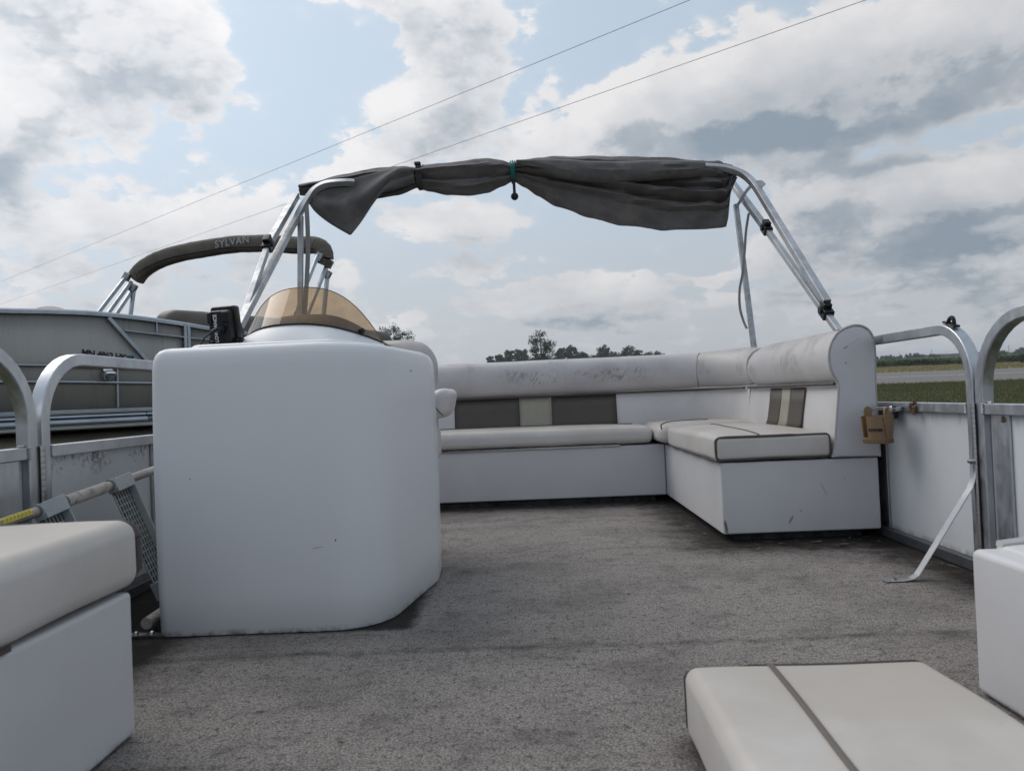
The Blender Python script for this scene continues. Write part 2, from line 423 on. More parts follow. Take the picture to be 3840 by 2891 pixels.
m_baseS = M('side_base_vinyl', (.605, .598, .612), .5, col2=(.545, .538, .548), scale=2.2, bump=.2, bscale=300, bdist=.001, mask=[marks, botdirt, knocks([(.684-.95, .058, .007, .026, 8, (.10, .10, .11), .9), (.913-.95, .072, .020, .0050, 62, (.15, .14, .13), .75), (1.037-.95, .175, .035, .0016, -62, (.22, .22, .23), .6), (1.11-.95, .214, .016, .0012, -62, (.25, .25, .26), .7), (.95-.95, .105, .007, .002, -40, (.18, .18, .18), .7)])])
m_gel2 = M('gelcoat_lid', (.70, .71, .73), .34, col2=(.67, .68, .70), scale=2, bump=.05, bscale=40)
m_alu = M('aluminium', (.58, .60, .63), .42, 1., col2=(.46, .48, .51), scale=14, stretch=(1, 1, .5), bump=.12, bscale=180, bdist=.001, rvar=.1, dirt=(.25, .25, .25), dscale=22, dlo=.6, dhi=.85, damt=.4)
m_alud = M('weathered_aluminium', (.44, .455, .475), .5, 1., col2=(.30, .31, .32), scale=18, bump=.15, bscale=160, bdist=.001, rvar=.12, dirt=(.12, .115, .10), dscale=35, dlo=.58, dhi=.85, damt=.4)
m_alub = M('brushed_tube', (.41, .42, .44), .5, 1., col2=(.56, .57, .59), scale=10, rvar=.06)
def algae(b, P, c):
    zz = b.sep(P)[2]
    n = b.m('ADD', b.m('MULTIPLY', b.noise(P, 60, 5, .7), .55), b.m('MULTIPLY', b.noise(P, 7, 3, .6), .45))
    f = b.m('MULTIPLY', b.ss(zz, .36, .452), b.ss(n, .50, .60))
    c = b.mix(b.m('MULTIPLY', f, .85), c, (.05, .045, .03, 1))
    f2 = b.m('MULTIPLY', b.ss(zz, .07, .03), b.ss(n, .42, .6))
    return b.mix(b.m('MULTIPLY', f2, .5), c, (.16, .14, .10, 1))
m_panel = M('white_panel', (.54, .565, .59), .38, col2=(.48, .505, .53), scale=2.5, stretch=(1, 1, .5), bump=.05, bscale=14, bdist=.004, dirt=(.2, .19, .17), dscale=55, dlo=.70, dhi=.74, damt=.5, mask=[algae])
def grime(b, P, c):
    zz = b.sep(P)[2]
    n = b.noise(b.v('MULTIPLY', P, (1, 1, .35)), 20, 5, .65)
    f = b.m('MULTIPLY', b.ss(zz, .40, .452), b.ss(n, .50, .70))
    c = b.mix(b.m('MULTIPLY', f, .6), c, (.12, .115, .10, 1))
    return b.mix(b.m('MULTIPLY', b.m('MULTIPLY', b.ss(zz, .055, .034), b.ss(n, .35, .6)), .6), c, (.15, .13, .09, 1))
m_panelR = M('clean_panel', (.62, .64, .66), .36, col2=(.565, .585, .605), scale=2.5, bump=.05, bscale=14, bdist=.004, dirt=(.2, .19, .17), dscale=50, dlo=.74, dhi=.77, damt=.5, mask=[grime])
m_black = M('black_plastic', (.006, .0065, .008), .4, col2=(.011, .011, .013), scale=20, spec=.35)
m_blackm = M('black_rubber', (.014, .014, .014), .75)
m_fab = M('grey_canvas', (.132, .124, .123), .82, col2=(.086, .083, .085), scale=5, bump=.55, bscale=520, bdist=.0015, dirt=(.20, .18, .16), dscale=11, dlo=.48, dhi=.72, damt=.55, sheen=.15)
m_fabn = M('tan_canvas', (.15, .132, .108), .8, col2=(.115, .10, .082), scale=6, bump=.5, bscale=300, bdist=.002)
m_strap = M('grey_webbing', (.30, .30, .31), .8, bump=.4, bscale=500, bdist=.001)
m_strapd = M('dark_cord', (.05, .05, .055), .8)
m_teal = M('teal_cord', (.0, .15, .14), .6)
m_gplast = M('grey_plastic', (.36, .39, .40), .5, col2=(.30, .33, .34), scale=10, dirt=(.18, .18, .17), dscale=20, dlo=.55, dhi=.8)
m_backshade = M('shaded_backing', (.030, .036, .033), .7, col2=(.018, .021, .02), scale=40)  # near-black: shade in the tread holes put into the backing colour
m_tubed = M('stained_tube', (.40, .39, .37), .45, 1., col2=(.25, .23, .21), scale=12, rvar=.1, dirt=(.13, .11, .09), dscale=40, dlo=.5, dhi=.75, damt=.7)
m_foam = M('stained_grip', (.40, .37, .34), .75, col2=(.27, .25, .23), scale=30, dirt=(.07, .06, .05), dscale=60, dlo=.55, dhi=.7, damt=.8)
m_yel = M('yellow_label', (.62, .50, .04), .5)
m_ink = M('black_ink', (.01, .01, .012), .5)
m_white = M('white_print', (.75, .76, .78), .5)
m_tanp = M('tan_plastic', (.235, .150, .085), .48, col2=(.20, .125, .07), scale=12, bump=.06, bscale=200)
m_chrome = M('chrome', (.75, .76, .78), .08, 1.)
m_steel = M('steel', (.5, .5, .51), .3, 1., col2=(.35, .34, .33), scale=40)
m_mud = M('mud', (.13, .085, .055), .95, col2=(.20, .15, .11), scale=120, bump=1., bscale=160)
m_nbeige = M('beige_panel', (.355, .343, .328), .32, col2=(.30, .292, .281), scale=1.2, stretch=(2.2, 2.2, .15), lo=.42, hi=.58, rvar=.07, bump=.04, bscale=6)  # vertical tone bands put streaky reflections into the panel colour
m_nrail = M('anodised_rail', (.40, .44, .49), .38, 1., col2=(.33, .37, .42), scale=6, rvar=.08)
m_nseat = M('brown_vinyl', (.115, .10, .082), .5, col2=(.095, .082, .068), scale=5)
m_blue = M('blue_sticker', (.05, .20, .36), .5)
m_dark = M('underside', (.02, .02, .02), .9)
m_plum = M('plum_letters', (.022, .008, .016), .5)
m_green = M('green_pole', (.03, .04, .04), .6)

def glass(name, tint, rough=.05, refl=1.):
    m = bpy.data.materials.new(name); m.use_nodes = True; b = NB(m.node_tree); m.node_tree.nodes.clear()
    t = b.n('ShaderNodeTexCoord'); nz = b.noise(b.v('MULTIPLY', t.outputs['Object'], (1, 1, .3)), 14, 4, .6)
    tr = b.n('ShaderNodeBsdfTransparent'); b.put(tr.inputs[0], b.mix(b.ss(nz, .4, .75), rgb(tint), rgb(tuple(x*.86 for x in tint))))
    gl = b.n('ShaderNodeBsdfGlossy'); gl.inputs['Roughness'].default_value = rough
    df = b.n('ShaderNodeBsdfDiffuse'); df.inputs[0].default_value = (.32, .22, .13, 1)
    fr = b.n('ShaderNodeFresnel'); fr.inputs[0].default_value = 1.5
    x1 = b.n('ShaderNodeMixShader'); x1.inputs[0].default_value = .26; b.link(tr.outputs[0], x1.inputs[1]); b.link(df.outputs[0], x1.inputs[2])
    x2 = b.n('ShaderNodeMixShader'); b.put(x2.inputs[0], b.m('MULTIPLY', fr.outputs[0], refl)); b.link(x1.outputs[0], x2.inputs[1]); b.link(gl.outputs[0], x2.inputs[2])
    o = b.n('ShaderNodeOutputMaterial'); b.link(x2.outputs[0], o.inputs[0]); return m
m_amber = glass('amber_acrylic', (.68, .49, .315))
m_rose = glass('rose_acrylic', (.92, .72, .66))

# carpet
def carpet():
    m = bpy.data.materials.new('marine_carpet'); m.use_nodes = True; b = NB(m.node_tree); bs = m.node_tree.nodes['Principled BSDF']
    P = b.n('ShaderNodeTexCoord').outputs['Object']; x, y, zz = b.sep(P)
    fib = b.noise(b.v('MULTIPLY', P, (230, 250, 1)), 1., 4, .8)
    tuft = b.noise(b.v('MULTIPLY', P, (62, 66, 1)), 1., 6, .82)
    big = b.noise(b.v('MULTIPLY', P, (1.6, 2.2, 1)), 1.8, 6, .62)
    mid = b.noise(b.v('MULTIPLY', P, (8, 10, 1)), 1.3, 7, .72)
    c = b.mix(b.ss(fib, .36, .64), (.140, .127, .119, 1), (.575, .525, .49, 1))
    c = b.mix(b.m('MULTIPLY', b.ss(tuft, .50, .36), .70), c, (.035, .032, .032, 1))
    c = b.mix(b.m('MULTIPLY', b.ss(big, .42, .66), .32), c, (.085, .08, .08, 1))
    c = b.mix(b.m('MULTIPLY', b.ss(mid, .48, .72), .45), c, (.055, .05, .05, 1))
    # ridges pressed across the deck by the seams underneath
    for y0, wd, st in ((1.62, .03, .6), (2.62, .02, .3), (1.12, .02, .3), (3.30, .02, .4)):
        yy = b.m('ADD', y, b.m('MULTIPLY', b.noise(b.v('MULTIPLY', P, (3, 0, 0)), 1., 2), .05))
        dd = b.m('ABSOLUTE', b.m('SUBTRACT', yy, y0+.025))
        c = b.mix(b.m('MULTIPLY', b.ss(dd, wd, .0), b.m('MULTIPLY', b.ss(mid, .3, .6), st*.75)), c, (.035, .032, .033, 1))
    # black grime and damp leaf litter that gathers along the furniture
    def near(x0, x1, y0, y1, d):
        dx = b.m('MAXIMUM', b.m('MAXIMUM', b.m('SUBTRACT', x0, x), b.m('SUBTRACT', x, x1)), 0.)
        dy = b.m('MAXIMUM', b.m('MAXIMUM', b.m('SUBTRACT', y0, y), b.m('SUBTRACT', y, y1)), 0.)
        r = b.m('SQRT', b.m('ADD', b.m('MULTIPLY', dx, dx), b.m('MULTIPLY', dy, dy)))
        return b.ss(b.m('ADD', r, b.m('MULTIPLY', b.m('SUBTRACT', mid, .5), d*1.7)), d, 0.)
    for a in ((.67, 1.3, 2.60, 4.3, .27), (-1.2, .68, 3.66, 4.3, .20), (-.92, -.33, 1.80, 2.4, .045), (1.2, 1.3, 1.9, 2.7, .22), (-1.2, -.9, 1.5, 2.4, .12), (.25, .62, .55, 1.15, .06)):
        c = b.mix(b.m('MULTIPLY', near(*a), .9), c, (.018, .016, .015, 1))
    rust = b.m('MULTIPLY', near(.3, .75, 3.4, 3.7, .3), b.ss(mid, .45, .3))
    c = b.mix(b.m('MULTIPLY', rust, .4), c, (.12, .06, .045, 1))
    b.put(bs.inputs['Base Color'], c); bs.inputs['Roughness'].default_value = .97; bs.inputs['Specular IOR Level'].default_value = .15
    bn = b.n('ShaderNodeBump'); bn.inputs['Strength'].default_value = 1.; bn.inputs['Distance'].default_value = .010
    b.link(b.m('ADD', b.m('MULTIPLY', fib, .5), b.m('ADD', b.m('MULTIPLY', tuft, .6), b.m('MULTIPLY', mid, 1.))), bn.inputs['Height']); b.link(bn.outputs[0], bs.inputs['Normal'])
    return m
m_carpet = carpet()

# ================================================================== land (world coordinates)
SL = -.16                                       # the road runs across the view, slightly towards us on the right
def strip(y0, y1, zz, x0=-900, x1=1400, nx=40, wob0=0., wob1=0., ny=1):
    V, F = [], []
    for i in range(nx+1):
        x = x0+(x1-x0)*i/nx
        for j in range(ny+1):
            wv = wob0*(1-j/ny)+wob1*j/ny
            y = y0+(y1-y0)*j/ny + SL*x + wv*mnoise.noise((x*.35, j*3., 0))
            V.append((x, y, zz))
    for i in range(nx):
        for j in range(ny):
            a = i*(ny+1)+j; F.append((a, a+ny+1, a+ny+2, a+1))
    return V, F
m_grass = M('grass_ground', (.050, .058, .020), .95, col2=(.078, .068, .032), scale=.5, lo=.4, hi=.6, dirt=(.10, .08, .045), dscale=3, dlo=.5, dhi=.7, bump=1., bscale=14, bdist=.05)
m_asph = M('asphalt', (.150, .148, .148), .9, col2=(.13, .128, .128), scale=.8, bump=.3, bscale=40, bdist=.01)
m_shoul = M('shoulder', (.165, .152, .143), .95, col2=(.135, .125, .118), scale=1.4, bump=.6, bscale=20, bdist=.02, dirt=(.22, .21, .2), dscale=12, dlo=.55, dhi=.7)
m_line = M('road_paint', (.62, .62, .60), .7, col2=(.5, .5, .48), scale=6)
m_verge = M('dry_verge', (.27, .22, .115), .95, col2=(.15, .14, .06), scale=.7, lo=.4, hi=.62, bump=.8, bscale=8, bdist=.05)
m_soil = M('field_floor', (.05, .06, .025), .95)
ground = single('ground', ([(-4000, -1500, GZ), (4000, -1500, GZ), (4000, 5000, GZ), (-4000, 5000, GZ)], [(0, 1, 2, 3)]), m_grass, kind='structure', boat=False)
single('road', strip(75.2, 98.2, GZ+.004), m_asph, kind='structure', boat=False)
single('road_shoulder', strip(53.6, 75.2, GZ+.008, -300, 500, 800, .8, 0.), m_shoul, kind='structure', boat=False)
rd = [o for o in bpy.data.objects if o.name == 'road'][0]
OFF[rd] = Vector()
part('edge_line', strip(75.1, 75.75, GZ+.012), m_line, rd)
part('edge_line', strip(94.0, 94.3, GZ+.012), m_line, rd)
single('verge', strip(98.2, 158, GZ+.004, -300, 600, 600, .8, 0.), m_verge, kind='structure', boat=False)

def np_mesh(name, verts, faces, mat, **k):
    me = bpy.data.meshes.new(name); nv, nf, c = len(verts), len(faces), faces.shape[1]
    me.vertices.add(nv); me.vertices.foreach_set('co', verts.astype(np.float32).ravel())
    me.loops.add(nf*c); me.loops.foreach_set('vertex_index', faces.astype(np.int32).ravel())
    me.polygons.add(nf); me.polygons.foreach_set('loop_start', np.arange(0, nf*c, c, dtype=np.int32)); 
    me.update(calc_edges=True); me.materials.append(mat)
    o = bpy.data.objects.new(name, me); COL.objects.link(o)
    for a, b in k.items(): o[a] = b
    return o
def blades(n, xr, yr, h, wd, hv=.5, lean=.5, slope=SL, zb=GZ):
    x = rng.uniform(*xr, n); y = rng.uniform(*yr, n)+slope*x
    a = rng.uniform(0, 6.283, n); hh = h*(1-hv+2*hv*rng.random(n)); ln = lean*hh*rng.random(n); la = rng.uniform(0, 6.283, n)
    V = np.empty((n, 3, 3)); V[:, :, 2] = zb
    V[:, 0, 0] = x-np.cos(a)*wd; V[:, 0, 1] = y-np.sin(a)*wd; V[:, 1, 0] = x+np.cos(a)*wd; V[:, 1, 1] = y+np.sin(a)*wd
    V[:, 2, 0] = x+np.cos(la)*ln; V[:, 2, 1] = y+np.sin(la)*ln; V[:, 2, 2] = zb+hh
    return V.reshape(-1, 3), np.arange(n*3).reshape(-1, 3)
def leafmat(name, a, b_, rough=.7, scale=.5, trans=.25):
    m = bpy.data.materials.new(name); m.use_nodes = True; b = NB(m.node_tree); bs = m.node_tree.nodes['Principled BSDF']
    t = b.n('ShaderNodeTexCoord'); g = b.n('ShaderNodeNewGeometry')
    f = b.m('ADD', b.m('MULTIPLY', b.noise(t.outputs['Object'], scale, 3), .6), b.m('MULTIPLY', g.outputs['Random Per Island'], .4))
    c = b.mix(b.ss(f, .3, .72), rgb(a), rgb(b_))
    b.put(bs.inputs['Base Color'], c); bs.inputs['Roughness'].default_value = rough; bs.inputs['Specular IOR Level'].default_value = .25
    tl = b.n('ShaderNodeBsdfTranslucent'); b.put(tl.inputs[0], c)
    mx = b.n('ShaderNodeMixShader'); mx.inputs[0].default_value = trans
    b.link(bs.outputs[0], mx.inputs[1]); b.link(tl.outputs[0], mx.inputs[2]); b.link(mx.outputs[0], m.node_tree.nodes['Material Output'].inputs[0])
    return m
m_blade = leafmat('grass_blade', (.062, .090, .022), (.140, .125, .055), scale=.35)
m_dry = leafmat('dry_blade', (.34, .28, .15), (.17, .17, .07), scale=.15)
v, f = blades(90000, (9, 36), (26, 54.2), .075, .014)
np_mesh('grass', v, f, m_blade, kind='stuff')
v, f = blades(1600, (8, 60), (53.2, 54.6), .14, .02)
np_mesh('edge_weeds', v, f, m_blade, kind='stuff')
v, f = blades(26000, (35, 130), (98.6, 157), .32, .06)
np_mesh('dry_grass', v, f, m_dry, kind='stuff')
# corn: leafy rows with tassels
def corn():
    n = 9000
    x = rng.uniform(50, 150, n); row = np.floor(rng.exponential(5., n)); y = 158+row*.76+rng.normal(0, .12, n)+SL*x
    h = 1.15+.28*rng.random(n)+.08*np.sin(x*.35)+.03*row.clip(0, 6)
    Vs, Fs = [], []
    k = 0
    for i in range(7):
        a = rng.uniform(0, 6.283, n); z0 = GZ+h*(.12+.12*i); ln = .28+.22*rng.random(n); up = .16+.2*rng.random(n); wv = .05
        V = np.empty((n, 4, 3)); dx, dy = np.cos(a), np.sin(a)
        V[:, 0] = np.stack([x-dy*wv, y+dx*wv, z0], 1); V[:, 1] = np.stack([x+dy*wv, y-dx*wv, z0], 1)
        V[:, 2] = np.stack([x+dx*ln*.6+dy*wv, y+dy*ln*.6-dx*wv, z0+up], 1); V[:, 3] = np.stack([x+dx*ln, y+dy*ln, z0+up*.55], 1)
        Vs.append(V.reshape(-1, 3)); Fs.append(np.arange(n*4).reshape(-1, 4)+k); k += n*4
    return np.concatenate(Vs), np.concatenate(Fs)
m_corn = leafmat('corn_leaf', (.028, .060, .018), (.16, .21, .085), scale=.3, trans=.2)
v, f = corn(); np_mesh('corn_plants', v, f, m_corn, kind='stuff')
m_tass = leafmat('corn_tassel', (.20, .21, .08), (.10, .14, .045), scale=.05)
V, F = [], []
nx, ny = 90, 70
for i in range(nx+1):
    for j in range(ny+1):
        x = -250+950*i/nx; y = 160+(j/ny)**1.6*520
        V.append((x, y+SL*x, GZ+1.32+.20*mnoise.noise((x*.7, y*.7, 0))+.0006*(y-160)))
for i in range(nx):
    for j in range(ny):
        a = i*(ny+1)+j; F.append((a, a+ny+1, a+ny+2, a+1))
single('corn_canopy', (V, F), m_tass, kind='stuff', boat=False)
v, f = blades(30000, (45, 330), (160, 420), .32, .07, zb=GZ+1.25)
np_mesh('corn_tassels', v, f, m_tass, kind='stuff')

# ---- trees
m_bark = M('bark', (.06, .05, .042), .9, scale=8, bump=.6, bscale=20)
m_leafd = leafmat('leaf_dark', (.016, .034, .014), (.045, .068, .028), scale=.35)
m_leafm = leafmat('leaf_mid', (.024, .046, .020), (.058, .090, .038), scale=.35)
m_leafc = leafmat('leaf_conifer', (.018, .034, .026), (.034, .054, .038), scale=.3)
def crown(h, rad, base, nclump, per, lsz, shape='round', seed=0):
    g = np.random.default_rng(seed); C = []
    while len(C) < nclump:
        q = g.uniform(-1, 1, 3); 
        if shape == 'cone':
            t = (q[2]+1)/2; rr = 1.05*(1-t)**.8+.06
            if np.hypot(q[0], q[1]) > rr: continue
            if np.hypot(q[0], q[1]) < rr*.35 and g.random() < .6: continue
        elif shape == 'column':
            if (q[0]**2+q[1]**2) > (1-.55*max(q[2], 0)**2)*(.75+.25*q[2] if q[2] < 0 else 1): continue
        else:
            if (q**2).sum() > 1 or ((q**2).sum() < .22 and g.random() < .7): continue
        C.append(q)
    C = np.array(C); lump = 1+.22*np.sin(C[:, :1]*5+seed)+.18*np.cos(C[:, 1:2]*6+seed*2)
    C = C*np.concatenate([lump, lump, .9+.1*lump], 1)*np.array([rad, rad, (h-base)/2])+np.array([0, 0, base+(h-base)/2])
    cr = rad*(.24+.16*g.random(nclump))
    n = nclump*per; ci = np.repeat(np.arange(nclump), per)
    dv = g.normal(size=(n, 3)); dv /= np.linalg.norm(dv, axis=1)[:, None]; 
    P_ = C[ci]+dv*(cr[ci]*g.random(n)**.45)[:, None]*np.array([1, 1, .8])
    a = g.normal(size=(n, 3)); a /= np.linalg.norm(a, axis=1)[:, None]; b = np.cross(a, g.normal(size=(n, 3))); b /= np.linalg.norm(b, axis=1)[:, None]
    s = lsz*(.6+.8*g.random(n))[:, None]
    V = np.stack([P_-a*s, P_-b*s*.55, P_+a*s, P_+b*s*.55], 1).reshape(-1, 3)
    return V, np.arange(n*4).reshape(-1, 4), C
def tree(name, x, y, h, rad, base, nclump, per, lsz, mat, label, cat='tree', shape='round', seed=1, group=None):
    t = thing(name, label, cat, (x, y, GZ), group, boat=False)
    V, F, C = crown(h, rad, base, nclump, per, lsz, shape, seed)
    o = np_mesh('crown', V, F, mat); o.parent = t
    g = [tube([(0, 0, -.1), (.05*rad, 0, h*.35), (0, .04*rad, h*.6), (0, 0, h*.86)], [.03*h, .024*h, .016*h, .004*h], 7)]
    for k in range(min(9, nclump)):
        c = C[k*len(C)//9]; b0 = base+(c[2]-base)*.35
        g.append(tube([(0, 0, b0*.9), tuple(c*np.array([.5, .5, 1])*np.array([1, 1, .85])), tuple(c)], [.011*h, .007*h, .003*h], 5))
    OFF[t] = Vector((0, 0, 0)); part('trunk', join(*g), m_bark, t)
    return t
def polar(az, dist): return math.sin(R(az))*dist, math.cos(R(az))*dist
def tr(name, az, el, dist, width, mat, label, shape='round', seed=1, base=.02, n=90, per=54, group=None):
    x, y = polar(az, dist); h = .55+el*dist-GZ
    return tree(name, x, y, h, width*dist*math.pi/180/2, h*base, n, per, max(.10, dist*.00115), mat, label, shape=shape, seed=seed, group=group)
tr('bushy_tree', -10.2, .0742, 150, 2.5, m_leafd, 'dark bushy tree top showing just above the helm seat', seed=11, n=110, per=34, base=.1)
tr('tall_tree', 1.15, .0575, 190, 2.15, m_leafd, 'tall dark tree standing well above its neighbours behind the stern seat', seed=21, n=110, per=30, base=.1)
tr('poplar_tree', -2.75, .0245, 330, .75, m_leafm, 'leftmost small poplar of the tree row behind the stern seat', 'column', 3, group='trees in the row behind the stern seat')
tr('poplar_tree', -2.05, .0270, 330, .7, m_leafm, 'second poplar from the left end of the tree row', 'column', 4, group='trees in the row behind the stern seat')
tr('poplar_tree', -1.28, .0312, 330, .8, m_leafm, 'poplar midway between the left end of the row and the tall dark tree', 'column', 5, group='trees in the row behind the stern seat')
tr('poplar_tree', -.40, .0322, 330, 1.1, m_leafm, 'broad poplar close on the left of the tall dark tree', 'column', 6, group='trees in the row behind the stern seat')
tr('poplar_tree', 2.75, .0325, 330, .9, m_leafm, 'poplar close on the right of the tall dark tree', 'column', 7, group='trees in the row behind the stern seat')
tr('poplar_tree', 3.5, .0342, 330, 1.2, m_leafm, 'broad forked poplar right of the tall dark tree', 'column', 8, group='trees in the row behind the stern seat')
tr('poplar_tree', 4.35, .0255, 330, 1.0, m_leafm, 'low poplar right of the broad forked poplar', 'column', 9, group='trees in the row behind the stern seat')
tr('round_tree', 6.15, .0332, 320, 1.3, m_leafd, 'round tree standing alone right of the poplars', seed=10, group='trees in the row behind the stern seat')
tr('round_tree', 7.75, .0302, 330, 1.4, m_leafd, 'wide round tree second from the right end of the row', seed=12, group='trees in the row behind the stern seat')
tr('round_tree', 8.6, .0248, 340, .9, m_leafm, 'small round tree leaning against the wide round tree', seed=13, group='trees in the row behind the stern seat')
tr('low_tree', 9.7, .0222, 350, 1.8, m_leafm, 'low dark trees at the right end of the row, dipping behind the seat', seed=14, group='trees in the row behind the stern seat')
tr('low_tree', 5.2, .0205, 350, 1.6, m_leafm, 'low trees filling the gap between the poplars and the lone round tree', seed=15, group='trees in the row behind the stern seat')
tr('low_tree', 1.3, .0225, 350, 2.6, m_leafm, 'low scrub at the foot of the tall dark tree', seed=16, group='trees in the row behind the stern seat')
# far right: spruces, field trees, wooded ridge
for i, (az, el, wd) in enumerate(((24.95, .0056, .35), (25.25, .0052, .3), (25.6, .0050, .3), (26.18, .0050, .3), (26.75, .0052, .3), (27.15, .0062, .35), (27.35, .0058, .3), (27.6, .0060, .3), (27.8, .0062, .3), (28.05, .0058, .3))):
    tr('spruce_tree', az, el, 640, wd, m_leafc, ('far spruce of the dark row beyond the corn, on the horizon'), 'cone', 30+i, base=.02, n=40, per=20, group='spruces on the far horizon')
for i, (az, el, wd, lb) in enumerate(((25.9, .0036, .5, 'pale round field tree in front of the far spruces'), (26.4, .003, .6, 'low round bush right of the pale field tree on the horizon'), (28.75, .0036, .7, 'dark round tree standing before the far wooded ridge'),
                                      (32.05, .0035, .5, 'far tree just right of the gate post'), (32.55, .0042, .55, 'far round tree beside the thin utility pole'), (33.6, .0062, .8, 'large far tree at the right edge of the picture'))):
    tr('field_tree', az, el, 560, wd, m_leafm, lb, seed=50+i, base=.02, n=50, per=20)
V, F = [], []
def ridge(az0, az1, dist, el0, amp, seed, n=60):
    vs, fs = [], []
    g = np.random.default_rng(seed)
    pts = 4200; az = g.uniform(az0, az1, pts); dd = dist+g.uniform(-30, 60, pts)
    top = el0+amp*np.array([mnoise.noise((a*1.1, seed, 0))+.5*mnoise.noise((a*3.7, seed, 2)) for a in az]); 
    hz = .55-GZ+top*dist; zz = GZ+hz*g.random(pts)**.5
    P_ = np.stack([np.sin(np.radians(az))*dd, np.cos(np.radians(az))*dd, zz], 1)
    a = g.normal(size=(pts, 3)); a /= np.linalg.norm(a, axis=1)[:, None]; b = np.cross(a, g.normal(size=(pts, 3))); b /= np.linalg.norm(b, axis=1)[:, None]
    s = dist*.0014
    return np.stack([P_-a*s, P_-b*s, P_+a*s, P_+b*s], 1).reshape(-1, 3), np.arange(pts*4).reshape(-1, 4)
v1, f1 = ridge(27.2, 31.6, 900, .0026, .0016, 3); v2, f2 = ridge(22, 38, 1300, .0008, .0012, 5); v3, f3 = ridge(-3.1, 10.6, 380, .0185, .003, 8)
np_mesh('far_woodland', np.concatenate([v1, v2, v3]), np.concatenate([f1, f2+len(v1), f3+len(v1)+len(v2)]), m_leafm, kind='stuff')
x, y = polar(33.8, 150)
tree('shrub', x, y, 1.9, 1.1, .1, 26, 24, .12, m_leafm, 'leafy bush at the edge of the corn by the right edge of the picture', 'bush', seed=70)
x, y = polar(24.55, 165)
tree('shrub', x, y, 2.2, 1.6, .1, 26, 24, .12, m_leafd, 'dark bush at the end of the corn beside the seat back', 'bush', seed=71)
# utility poles and the two overhead wires
m_wire = M('wire_metal', (.30, .30, .31), .6)
m_pole = M('pole_wood', (.11, .10, .09), .9)
for az, el, dist, lb in ((28.6, .0102, 700, 'thin utility pole above the far wooded ridge'), (32.96, .0105, 600, 'thin utility pole right of the gate arch'), (26.71, .0088, 800, 'faint twin mast behind the far spruces')):
    x, y = polar(az, dist); h = .55+el*dist-GZ
    t = thing('utility_pole', lb, 'utility pole', (x, y, GZ), 'utility poles on the horizon', boat=False); OFF[t] = Vector()
    part('post', tube([(0, 0, -.5), (0, 0, h)], [.22, .14], 8), m_pole, t)
def wire(a, b, sag, r, label):
    a, b = Vector(a), Vector(b); pts = []
    for i in range(61):
        t = i/60; p = a.lerp(b, t); p.z -= sag*4*t*(1-t); pts.append(p)
    single('overhead_wire', tube(pts, r, 6), m_wire, label, 'wire', 'overhead wires', boat=False)
d1_ = (Vector((4.1, 17.14, 9))-Vector((-39.4, 54.56, 9))); a1 = Vector((-39.4, 54.56, 9))
d2_ = (Vector((8.31, 17.56, 9))-Vector((-47.9, 66.9, 9))); a2 = Vector((-47.9, 66.9, 9))
wire(a1-d1_*.6, a1+d1_*1.35, .0, .0075, 'upper of the two overhead wires crossing the sky')
wire(a2-d2_*.4, a2+d2_*1.35, .0, .008, 'lower overhead wire crossing the sky behind the folded top')

# ================================================================== our boat
XR, XL = 1.245, -1.20
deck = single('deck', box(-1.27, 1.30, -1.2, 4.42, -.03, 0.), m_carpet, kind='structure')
OFF[deck] = Vector()
part('deck_trim', box(-1.30, -1.27, -1.2, 4.42, -.09, .004), m_alud, deck)
part('deck_trim', box(1.30, 1.33, -1.2, 4.42, -.09, .004), m_alud, deck)
for x in (-.92, .94):
    part('pontoon', tube([(x, -2.2, -.36), (x, -1.6, -.42), (x, 4.4, -.42)], [.05, .30, .30], 20), m_alud, deck)

